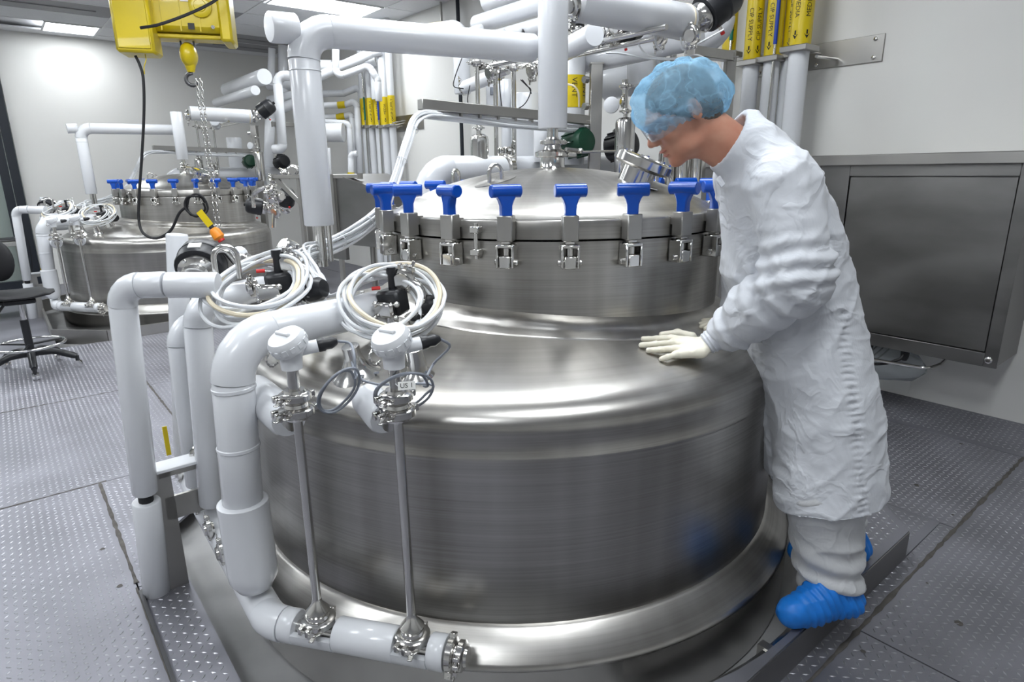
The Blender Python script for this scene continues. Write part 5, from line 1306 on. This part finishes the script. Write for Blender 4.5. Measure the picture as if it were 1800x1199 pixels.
chn = thing('hand_chain', 'pair of thin steel chain strands hanging from the hoist hook', 'chain', K(392, 430, hz)); 
for s, x0 in ((0, 345), (1, 352)):
    m = MB(); p = K(x0, 140, hz); q = xy(p, K(392, 415, hz)[2]); n = int((p[2]-q[2])/.034)
    for k in range(n):
        cc_ = p-Z*.034*k+hx*.004*math.sin(k*.9); x_ = hx if k % 2 else hy
        m.tube([cc_+x_*.011*math.sin(a)+Z*.024*math.cos(a) for a in np.linspace(0, 2*math.pi, 8, endpoint=False)], .0035, 5, closed=True)
    m.build('chain_strand', 'polished_steel', chn)
hose('pendant_cable', 'black pendant cable hanging from the yellow hoist box to the far vessel', [K(238, 98, 5.7), K(246, 115, 5.7), K(252, 140, 5.7), K(253, 200, 5.7), K(249, 280, 5.7), K(245, 340, 5.7), K(244, 385, 5.7), K(252, 410, 5.65), K(275, 419, 5.6), K(300, 405, 5.6), K(315, 375, 5.6), K(330, 362, 5.6)], .024, 'black_rubber', 'cable')
hose('supply_cable', 'black cable crossing the face of the yellow hoist', [K(247, 49, 5.5), K(280, 43, 5.5), K(330, 25, 5.6), K(370, 6, 5.7), K(395, -12, 5.8)], .024, 'black_rubber', 'cable')
cable_coil('pendant_coil', 'looped black cable hanging in front of the far vessel neck', K(344, 362, 5.55), .085, 3, [.9, .2, .3], [-.2, -.1, .95], 'black_rubber', .018, .02)
pd = thing('hoist_pendant', 'orange hoist pendant with a yellow tag hanging on the chain', 'control', K(385, 420, 5.5)); p, q = K(374, 402, 5.5), K(388, 421, 5.5)
MB().tube([p, p+(q-p)*.2, p+(q-p)*.8, q], [.03, .045, .05, .03], 14).build('grip', 'orange_plastic', pd); MB().cyl(K(370, 397, 5.5), p, .022, 10).build('boot', 'black_rubber', pd); MB().cyl(q, q+(q-p)*.15, .03, 10).build('stop_button', 'red_plastic', pd)
d = nrm(K(368, 394, 5.5)-K(352, 374, 5.5)); MB().box(K(360, 384, 5.48), (.15, .06, .003), d, nrm(np.cross([0, 1, 0], d))).build('tag', 'yellow_label', pd)
rod('wire_hook', 'small brass wire hook below the hoist box', [K(255, 95, 5.7), K(257, 105, 5.7), K(253, 118, 5.7), K(254, 130, 5.7)], .008, 'yellow_paint', 'hook')

# ================================================================== STOOL AND BENCH AT THE LEFT
sb = Kz(62, 652, 0); sx_, sy_ = E2, E1
st = thing('drafting_stool', 'black drafting stool with chrome foot ring at the left edge', 'stool', sb)
zs = K(50, 522, sb[1])[2]
for k in range(5):
    a = .35+2*math.pi*k/5; u = np.array([math.cos(a), math.sin(a), 0])
    MB().tube(spline([sb+Z*.15, sb+u*.14+Z*.15, sb+u*.30+Z*.09], 6), [.03]*6+[.026]*6+[.02], 10).build('base_arm', 'black_plastic', st)
    cw = sb+u*.30+Z*.03; ca = MB(); ca.box(cw+Z*.04, (.02, .02, .05)); ca = ca.build('caster', 'black_plastic', st)
    w_ = np.cross(Z, u)
    for s in (-1, 1): MB().cyl(cw+w_*s*.008, cw+w_*s*.022, .028, 14).build('wheel', 'chrome', ca)
MB().cyl(sb+Z*.13, sb+Z*.42, .028, 14).build('column_cover', 'black_plastic', st); MB().cyl(sb+Z*.4, sb+Z*(zs-.06), .018, 12).build('gas_lift', 'chrome', st)
MB().tube([sb+Z*.22+np.array([math.cos(t), math.sin(t), 0])*.235 for t in np.linspace(0, 2*math.pi, 36, endpoint=False)], .011, 10, closed=True).build('foot_ring', 'chrome', st)
for k in range(3):
    a = 1.0+2*math.pi*k/3; u = np.array([math.cos(a), math.sin(a), 0]); MB().cyl(sb+Z*.22, sb+Z*.22+u*.235, .009, 8).build('ring_spoke', 'black_plastic', st)
rings = []                      # upholstered seat, thicker at the back, waterfall front
for u in np.linspace(-1, 1, 13):
    ring = []; e_ = math.sqrt(max(0.0, 1-abs(u)**3.2)); hw = .225*max(.25, e_)
    top = zs+.045+.02*u*u-(.03 if u > .8 else 0); bot = zs-.005+.02*u*u
    for t in np.linspace(0, 2*math.pi, 20, endpoint=False):
        cc_, ss_ = math.cos(t), math.sin(t); sgn = lambda v, p_: math.copysign(abs(v)**p_, v)
        ring.append(sb+E2*(.23*u)+E1*hw*sgn(cc_, .7)+Z*((top+bot)/2+(top-bot)/2*sgn(ss_, .8)))
    rings.append(ring)
MB().ring_loft(rings).build('seat', 'black_rubber', st, sharp=70)
MB().box(sb+Z*(zs-.03), (.20, .16, .04), E2, E1, bev=.01).build('seat_plate', 'black_plastic', st)
MB().tube(spline([sb+Z*(zs-.03)-E2*.05, sb+Z*(zs-.03)-E2*.25, sb+Z*(zs+.1)-E2*.31, sb+Z*(zs+.32)-E2*.29], 6), .016, 10).build('back_stem', 'black_plastic', st)
MB().cyl(sb+Z*(zs-.05)-E2*.1, sb+Z*(zs-.15)-E2*.18, .01, 8).build('lever', 'black_plastic', st)
q = K(-6, 458, 4.75); MB().sphere(q, (.05, .13, .16), 18, 12).build('backrest', 'black_rubber', st)
tb_ = thing('work_table', 'stainless work table with a laptop cut off by the left edge', 'table', Kz(10, 545, 0)); tz = K(20, 432, 6.6)[2]
tc_ = K(5, 425, 6.9); MB().box(xy(tc_, tz)-E2*.3, (.95, .6, .04), E2, E1, bev=.004).build('table_top', 'dull_steel', tb_)
for da in (-.25, .25):
    for db in (-.7, .12): MB().cyl(xy(tc_, 0)+E1*da+E2*db, xy(tc_, tz-.02)+E1*da+E2*db, .022, 10).build('leg', 'dull_steel', tb_)
MB().box(xy(tc_, tz*.25)-E2*.3, (.85, .5, .025), E2, E1).build('under_shelf', 'dull_steel', tb_)
lp = thing('laptop', 'thin dark laptop lying closed on the work table', 'laptop', xy(tc_, tz+.02)); MB().box(xy(tc_, tz+.032)-E2*.03, (.30, .24, .022), E2, E1, bev=.005).build('case', 'dark_steel', lp); MB().box(xy(tc_, tz+.046)-E2*.03, (.29, .23, .006), E2, E1, bev=.002).build('lid', 'black_plastic', lp)
hose('table_cable', 'thin black cable drooping from the work table edge', [xy(tc_, tz+.03)+E2*.15, xy(tc_, tz)+E2*.22, xy(tc_, tz*.6)+E2*.2, xy(tc_, tz*.4)+E2*.1], .008, 'black_rubber', 'cable')

# ================================================================== THE WORKER
person = thing('person', 'worker in white coverall coat, blue hair cap and gloves leaning over the near vessel', 'person', np.array([1.06, 1.85, .12]))
YM = 1.93
tz_ = np.array([.30, .40, .48, .60, .70, .80, .90, 1.00, 1.10, 1.18, 1.30, 1.40, 1.47, 1.53, 1.57, 1.61, 1.645])
txf = np.array([.93, .915, .895, .87, .845, .82, .79, .76, .71, .675, .662, .655, .650, .648, .655, .675, .70])
txb = np.array([1.19, 1.185, 1.18, 1.17, 1.16, 1.142, 1.12, 1.095, 1.066, 1.038, .990, .940, .898, .845, .800, .755, .715])
tyw = np.array([.300, .300, .298, .285, .270, .252, .232, .212, .200, .193, .190, .192, .190, .170, .140, .10, .04])
def torso(p):
    z = p[..., 2]; f = np.interp(z, tz_, txf); b = np.interp(z, tz_, txb); w = np.interp(z, tz_, tyw)
    cx, rx = (f+b)/2, (b-f)/2
    q = np.sqrt(np.abs((p[..., 0]-cx)/rx)**2.3 + np.abs((p[..., 1]-YM)/w)**2.3 + 1e-12)
    d = (q**(2/2.3)-1)*np.minimum(rx, w)
    return np.maximum(d*.85, np.maximum((z-1.655)*.8, .497+.30*(p[..., 0]-1.0)+.008*np.sin(p[..., 0]*22)-z))
SH, EL, WR = np.array([.752, 1.750, 1.448]), np.array([.788, 1.690, 1.205]), np.array([.668, 1.850, 1.022])
SH2, EL2, WR2 = np.array([.76, 2.11, 1.470]), np.array([.86, 2.20, 1.22]), np.array([.81, 2.17, 1.02])
CC = np.array([.643, YM, 1.578]); CN = nrm([-.885, 0, .465])
def sleeve(p, S_, E_, W_, c=.062):
    d = smin(cone(p, S_, E_, .088, .084), cone(p, E_, E_+(W_-E_)*.55, .085, .080), .04)
    return smin(d, cone(p, E_+(W_-E_)*.55, W_, .080, c), .02)
def coat_raw(p):
    d = torso(p)
    lw = np.minimum(cone(p, [.985, 1.80, .80], [.968, 1.765, .50], .10, .132), cone(p, [1.04, 2.03, .80], [1.08, 2.02, .50], .11, .12))
    d = np.maximum(smin(d, lw, .06), .497+.30*(p[..., 0]-1.0)+.008*np.sin(p[..., 0]*22)-p[..., 2])
    d = smin(d, cone(p, [.765, YM, 1.49], CC-CN*.03, .095, .094), .035)
    k = np.interp(p[..., 2], [1.24, 1.44], [.007, .055])
    d = smin(d, sleeve(p, SH, EL, WR), k); d = smin(d, sleeve(p, SH2, EL2, WR2), k)
    return d
def coat_sdf(p):
    d = coat_raw(p)
    pl = (p-CC) @ CN
    rad = np.linalg.norm((p-CC)-pl[..., None]*CN, axis=-1)
    d = np.where(p[..., 2] > 1.36, np.maximum(d, pl), d)
    return np.maximum(d, -np.maximum(rad-.078, -.06-pl))          # open stand-up collar
def folds(p, f, st): return 1-np.abs(2*vnoise(p*np.array(st)*f+7.3)-1)
def seg_t(p, a, b): ba = b-a; return ((p-a) @ ba)/(ba @ ba), np.linalg.norm(p-a-np.clip(((p-a) @ ba)/(ba @ ba), 0, 1)[:, None]*ba, axis=1)
def coat_disp(p):
    z = p[:, 2]
    ang = np.arctan2(p[:, 1]-YM, p[:, 0]-np.interp(z, tz_, (txf+txb)/2))
    low = np.clip((1.05-z)/.5, 0, 1)
    v = .016*low*(vnoise(np.stack([ang*1.9+10, z*1.6, z*0+3.], -1))-.5)*2
    rot = np.stack([p[:, 0]*.8+p[:, 2]*.6, p[:, 1], -p[:, 0]*.6+p[:, 2]*.8], -1)
    r2 = np.stack([p[:, 0]*.75-p[:, 2]*.66, p[:, 1], p[:, 0]*.66+p[:, 2]*.75], -1)
    d = v + .007*(folds(rot, 1.0, (5, 5, 12))**5-.15) + .006*(folds(r2, 1.0, (14, 6, 4.5))**5-.15) + .0022*(folds(p, 1.0, (26, 26, 30))**3-.3)
    # gathered folds across the bent elbow and above the cuff
    t1, r1 = seg_t(p, SH, EL); t2, r2_ = seg_t(p, EL, WR)
    on1 = np.exp(-((t1-.88)/.30)**2)*(r1 < .13)*(t1 < 1.15); on2 = np.exp(-((t2-.25)/.35)**2)*(r2_ < .125)*(t2 > -.1)
    side = p[:, 0]*4+p[:, 1]*5
    d += .008*on1*np.sin(t1*30+side*3.2+6*vnoise(p*7)) + .009*on2*np.sin(t2*24+side*3.4+6*vnoise(p*7+5))
    on3 = np.exp(-((t2-.92)/.14)**2)*(r2_ < .11); d += .007*on3*np.sin(t2*34+2*vnoise(p*12))
    # puckered side seam of the coat
    xs = np.interp(z, [.39, .60, .80, 1.0, 1.15], [1.045, 1.015, .985, .955, .95])
    sm = np.exp(-((p[:, 0]-xs)/.016)**2)*(p[:, 1] < YM)*(z < 1.1)
    d += sm*(.0038*np.sin(z*2*math.pi/.019+5*vnoise(p*30))*(.4+1.2*vnoise(p*13))-.003)
    # fold lines of a freshly unpacked garment on the back panel
    bk = np.clip((p[:, 0]-np.interp(z, tz_, (txf+txb)/2)-.05)/.05, 0, 1)
    d += bk*.004*(folds(p, 1.0, (9, 9, 17))**6)
    ch = np.clip((z-1.36)/.1, 0, 1)*np.clip(1-r1/.2, 0, 1)
    d += .006*ch*np.sin(p[:, 1]*60+p[:, 0]*35+4*vnoise(p*7))
    return d*np.clip(((CC-p) @ CN)/.05+.15, .15, 1)
sdf_mesh('coat', coat_sdf, [.50, 1.58, .37], [1.32, 2.34, 1.70], .0065, 'coat_cloth', person, coat_disp, 2)
# trousers
def legs(p):
    d = cone(p, [1.0, 1.83, .78], [.975, 1.775, .52], .10, .115)
    d = smin(d, cone(p, [.975, 1.775, .52], [1.02, 1.75, .235], .118, .097), .04)
    e = cone(p, [1.10, 2.03, .78], [1.12, 2.02, .50], .12, .11); e = smin(e, cone(p, [1.12, 2.02, .50], [1.165, 2.0, .235], .11, .09), .04)
    d = np.minimum(d, e)
    return np.maximum(d, (.195-.35*(1.03-p[..., 0]) *(p[..., 1] < 1.9)) - p[..., 2])
def legs_disp(p):
    z = p[:, 2]; low = np.clip((.42-z)/.2, 0, 1)
    w = z*70+p[:, 0]*14+5*vnoise(p*6)
    return .010*low*np.sin(w) + .010*(folds(p, 1, (6, 6, 14))**4-.2) + .003*(folds(p, 1, (20, 20, 20))**3-.3)
sdf_mesh('trousers', legs, [.80, 1.60, .12], [1.32, 2.20, .80], .0065, 'trouser_cloth', person, legs_disp, 1)
# shoe covers
def shoe(toe, heel, ank, name):
    toe, heel, ank = map(np.asarray, (toe, heel, ank))
    def f(p):
        d = cone(p, toe, heel, .047, .050); d = smin(d, cone(p, toe*.6+heel*.4+np.array([0, 0, .02]), ank, .045, .058), .05)
        d = smin(d, cone(p, heel, ank, .05, .058), .03); return np.maximum(d, .1235-p[..., 2])
    def g(p):
        u = nrm(heel-toe); s = (p-toe) @ u; up_ = np.clip((p[:, 2]-.15)/.05, 0, 1)
        w = p[:, 1]-toe[1]; return .0028*np.sin((s*1.0+.35*p[:, 2])*250+2.5*vnoise(p*14))*np.clip(s/.05, .1, 1) + .005*(folds(p, 1, (16, 26, 12))**2-.4)
    lo = np.minimum(np.minimum(toe, heel), ank)-.09; hi = np.maximum(np.maximum(toe, heel), ank)+.09
    sdf_mesh(name, f, lo, hi, .0042, 'shoe_cover', person, g, 1)
shoe([.862, 1.642, .164], [1.055, 1.702, .165], [1.022, 1.735, .245], 'shoe_cover')
shoe([1.035, 1.965, .168], [1.235, 1.985, .165], [1.18, 1.995, .245], 'shoe_cover')

# head and neck
HC = np.array([.507, YM, 1.658]); hp = math.radians(33)
HF = np.array([-math.cos(hp), 0, -math.sin(hp)]); HU = np.array([-math.sin(hp), 0, math.cos(hp)]); HL = np.array([0, -1.0, 0])
def hw(f, l, u): return HC+HF*f+HL*l+HU*u
HB = np.stack([HF, HL, HU], 1)
NB = np.array([.74, YM, 1.50])
nb = (NB-HC) @ HB
def head_l(q):
    d = ell(q, [-.008, 0, .030], [.100, .077, .092])
    d = smin(d, ell(q, [.035, 0, -.035], [.066, .060, .088]), .03)          # face
    d = smin(d, ell(q, [.030, 0, -.082], [.060, .052, .034]), .025)         # jaw
    d = smin(d, ell(q, [.082, 0, -.108], [.021, .024, .018]), .022)         # chin
    d = smin(d, ell(q, [.088, 0, .028], [.020, .055, .012]), .02)           # brow
    d = smin(d, cone(q, [.097, 0, .012], [.122, 0, -.026], .008, .0115), .014)   # nose bridge and tip
    for s in (-1, 1):
        d = smin(d, ell(q, [.108, s*.012, -.032], [.013, .009, .009]), .008)     # nostril wings
        d = smin(d, ell(q, [.070, s*.043, -.022], [.026, .024, .024]), .02)     # cheek bone
        d = -smin(-d, ell(q, [.094, s*.032, .006], [.014, .018, .011]), .012)   # eye socket
        d = smin(d, ell(q, [.082, s*.032, .004], [.014, .015, .011]), .005)     # eyelid
        # ear
        e = ell(q, [-.012, s*.080, -.004], [.019, .010, .032]); e = np.maximum(e, -ell(q, [-.008, s*.091, -.002], [.010, .008, .019])); d = smin(d, e, .006)
    d = smin(d, ell(q, [.098, 0, -.062], [.014, .023, .0065]), .006)        # upper lip
    d = smin(d, ell(q, [.095, 0, -.077], [.013, .021, .0070]), .006)        # lower lip
    d = np.maximum(d, -ell(q, [.113, 0, -.0695], [.012, .026, .0022]))      # mouth line
    d = smin(d, cone(q, [-.030, 0, -.045], nb, .056, .066), .025)           # neck
    d = smin(d, cone(q, [.02, 0, -.095], nb+np.array([.03, 0, .0]), .020, .040), .03)   # throat
    return d
def head_w(p): return head_l((p-HC) @ HB)
def body_w(p):
    d = head_w(p)
    d = smin(d, cone(p, NB, [.86, YM, 1.25], .075, .10), .04)
    d = smin(d, cone(p, [.78, YM-.13, 1.46], [.78, YM+.13, 1.46], .06, .06), .05)
    return d
sdf_mesh('body', body_w, [.33, 1.70, 1.16], [.98, 2.16, 1.80], .0036, 'skin', person, None, 1)
def lip(q): return np.maximum(np.minimum(ell(q, [.0985, 0, -.062], [.0145, .0235, .0055]), ell(q, [.0955, 0, -.077], [.0135, .0215, .006])), -ell(q, [.113, 0, -.0695], [.012, .026, .0025]))
sdf_mesh('lips', lambda p: lip((p-HC) @ HB), hw(.1, 0, -.07)-.035, hw(.1, 0, -.07)+.035, .0016, 'lip_skin', person, None, 1)
def hair(p):
    q = (p-HC) @ HB; d = ell(q, [-.010, 0, .031], [.103, .081, .096]); d = smin(d, ell(q, [-.055, 0, -.035], [.05, .062, .05]), .03)
    cut = np.maximum(q[..., 0]*.9-q[..., 2]*1.0-.028, q[..., 0]-.082); cut2 = -(q[..., 2]+.085)
    return np.maximum(np.maximum(d, cut), cut2)
sdf_mesh('hair', hair, HC-.14, HC+.14, .004, 'hair', person, lambda p: .003*(vnoise(p*160)-.3), 1)
for s in (-1, 1): MB().sphere(hw(.086, s*.032, .003), .0115, 14, 8).build('eye', 'eye_white', person)
for s in (-1, 1): MB().tube(spline([hw(.1, s*.014, .026), hw(.096, s*.034, .030), hw(.08, s*.052, .024)], 5), [.003]*5+[.0035]*5+[.0015], 6).build('eyebrow', 'hair', person)
# bouffant cap
cap_c = (-.010, 0, .024); n0 = nrm([-.30, 0, .95]); f0 = nrm([.95, 0, .30]); NU, NV = 34, 120
rings = []
for i in range(NU+1):
    th = .02+(math.pi*(.672+.02*math.cos(0)))*i/NU; ring = []
    for j in range(NV):
        ph = 2*math.pi*j/NV
        dl = n0*math.cos(th)+math.sin(th)*(f0*math.cos(ph)+np.array([0, 1, 0])*math.sin(ph))
        rr = 1/math.sqrt((dl[0]*.93+dl[2]*.36)**2/.150**2+dl[1]**2/.108**2+(dl[2]*.93-dl[0]*.36)**2/.120**2)
        t = i/NU; P3 = dl*3.4
        nz_ = float(vnoise(np.array([P3+20]))[0]); nz2 = float(vnoise(np.array([P3*2.3+40]))[0])
        crease = 1-abs(2*nz_-1); crease2 = 1-abs(2*nz2-1)
        rr *= 1+.10*(nz_-.5)-.075*max(0, crease-.72)*2.5-.045*max(0, crease2-.75)*2.5
        g = max(0, (t-.72)/.28)
        rr *= 1+.030*g*math.sin(ph*26+3*nz_) - .15*g**2.2
        q = np.array(cap_c)+dl*rr
        ring.append(hw(q[0], q[1], q[2]))
    rings.append(ring)
MB().ring_loft(rings, True, True, False).build('hair_cap', 'blue_nonwoven', person, sharp=180)
MB().tube([r for r in rings[-1]], .003, 6, closed=True).build('cap_elastic', 'shoe_cover', person) if False else None
# safety glasses
gl = MB(); rr_ = []
for k in range(25):
    a = math.radians(-78+156*k/24); c, s = math.cos(a), math.sin(a)
    R_ = .090; fx = .034; ctr = lambda u, r: hw(fx+r*c*1.0, r*s*.86, u)
    drop = -.018-.006*abs(math.sin(2*a)) + (.010 if abs(a) < .12 else 0)
    rr_.append([ctr(.026, R_), ctr(.026, R_+.0022), ctr(drop, R_-.003+.0022), ctr(drop, R_-.003)])
gl.ring_loft(rr_); g_ = gl.build('safety_glasses', 'clear_plastic', person)
for s in (-1, 1): MB().box((hw(.045, s*.083, .022)+hw(-.05, s*.080, .010))/2, (.098, .003, .009), nrm(hw(-.05, s*.080, .010)-hw(.045, s*.083, .022)), HL, bev=.001).build('temple', 'clear_plastic', g_)
MB().tube([r[0] for r in rr_], .0022, 6).build('brow_bar', 'clear_plastic', g_)

# gloves
def hand_pts(kn, tips, off_k=.024, off_t=.0105): return [(on_dome(*k, off_k), on_dome(*((k[0]*.45+t[0]*.55), (k[1]*.45+t[1]*.55)), .021), on_dome(*t, off_t)) for k, t in zip(kn, tips)]
KN = [(1181, 595), (1184, 603), (1186, 613), (1189, 623)]; TP = [(1131, 596), (1127, 606.5), (1140, 616), (1163, 631)]
FG = hand_pts(KN, TP); RAD = [.0098, .0102, .0098, .0090]
WRI = on_dome(1232, 611, .045); WRI2 = WRI*.5+WR*.5
KC = sum(f[0] for f in FG)/4
TH = [on_dome(1216, 592, .03), on_dome(1192, 585, .024), on_dome(1163, 588.5, .012)]
def glove(p):
    d = None
    for (a, b, c), r in zip(FG, RAD):
        e = smin(cone(p, a, b, r*1.08, r*.98), cone(p, b, c, r*.98, r*.84), .006); d = e if d is None else np.minimum(d, e)
    pal = None
    for (a, b, c), r in zip(FG, RAD):
        w_ = WRI+(a-KC)*.55; e = cone(p, a, w_, .0125, .0185); pal = e if pal is None else smin(pal, e, .018)
    d = smin(d, pal, .007)
    t = smin(cone(p, TH[0], TH[1], .0155, .0118), cone(p, TH[1], TH[2], .0118, .0095), .008); d = smin(d, t, .012)
    d = smin(d, cone(p, WRI, WRI*.75+WR*.25, .027, .029), .015)
    return d
allp = np.array([q for f in FG for q in f]+TH+[WRI, WRI2])
sdf_mesh('glove', glove, allp.min(0)-.045, allp.max(0)+.045, .0022, 'latex_glove', person, lambda p: .0016*(folds(p, 1, (45, 60, 40))**3-.3), 1)
MB().tube(spline([WRI*.82+WR*.18, WRI*.6+WR*.4, WR*.7+WRI*.3, WR+(EL-WR)*.12], 4), [.031, .036, .034, .038, .036, .040, .039, .043, .043, .045, .046, .046, .046], 20).build('knit_cuff', 'cuff_knit', person)
# far hand rests on the vessel rim behind the body
W2 = np.array([.80, 2.165, 1.0]); z2 = domez(.74, 2.16)
def glove2(p):
    b = np.array([.765, 2.15, z2+.045]); d = cone(p, W2, b, .028, .027)
    for k, dy in enumerate((-.03, -.01, .01, .03)):
        a = b+np.array([-.035, dy, -.012]); m_ = a+np.array([-.035, dy*.3, -.004]); t_ = m_+np.array([-.028+.006*abs(k-1.5), dy*.2, -.008])
        d = smin(d, cone(p, b+np.array([0, dy*.6, 0]), a, .016, .012), .012); d = np.minimum(d, np.minimum(cone(p, a, m_, .0105, .0098), cone(p, m_, t_, .0098, .0085)))
    return smin(d, cone(p, b+np.array([.0, .03, 0]), b+np.array([-.03, .065, -.02]), .013, .0095), .01)
sdf_mesh('glove', glove2, [.64, 2.06, z2-.01], [.86, 2.27, 1.06], .003, 'latex_glove', person, None, 1)
# collar tab with snaps
tb0 = np.array([.612, 1.868, 1.462]); tx_, ty_ = nrm([-.5, -.72, -.25]), nrm([-.55, .1, .85])
MB().box(tb0, (.036, .030, .004), tx_, ty_, bev=.0018).build('collar_tab', 'coat_cloth', person)
for s in (-.009, .009): MB().tube([tb0+tx_*s+(tx_*math.cos(t)+ty_*math.sin(t))*.004+np.cross(tx_, ty_)*.003 for t in np.linspace(0, 6.283, 12, endpoint=False)], .0012, 6, closed=True).build('snap_button', 'grey_cable', person)

# GROUPS: repeats of one kind carry one group phrase
cnt = {}
for o in COL.objects:
    if o.parent is None and 'category' in o and 'kind' not in o: cnt.setdefault(o.name.split('.')[0], []).append(o)
for k, L in cnt.items():
    if len(L) > 1:
        for o in L:
            if 'group' not in o: o['group'] = k.replace('_', ' ')+'s of the vessel hall'
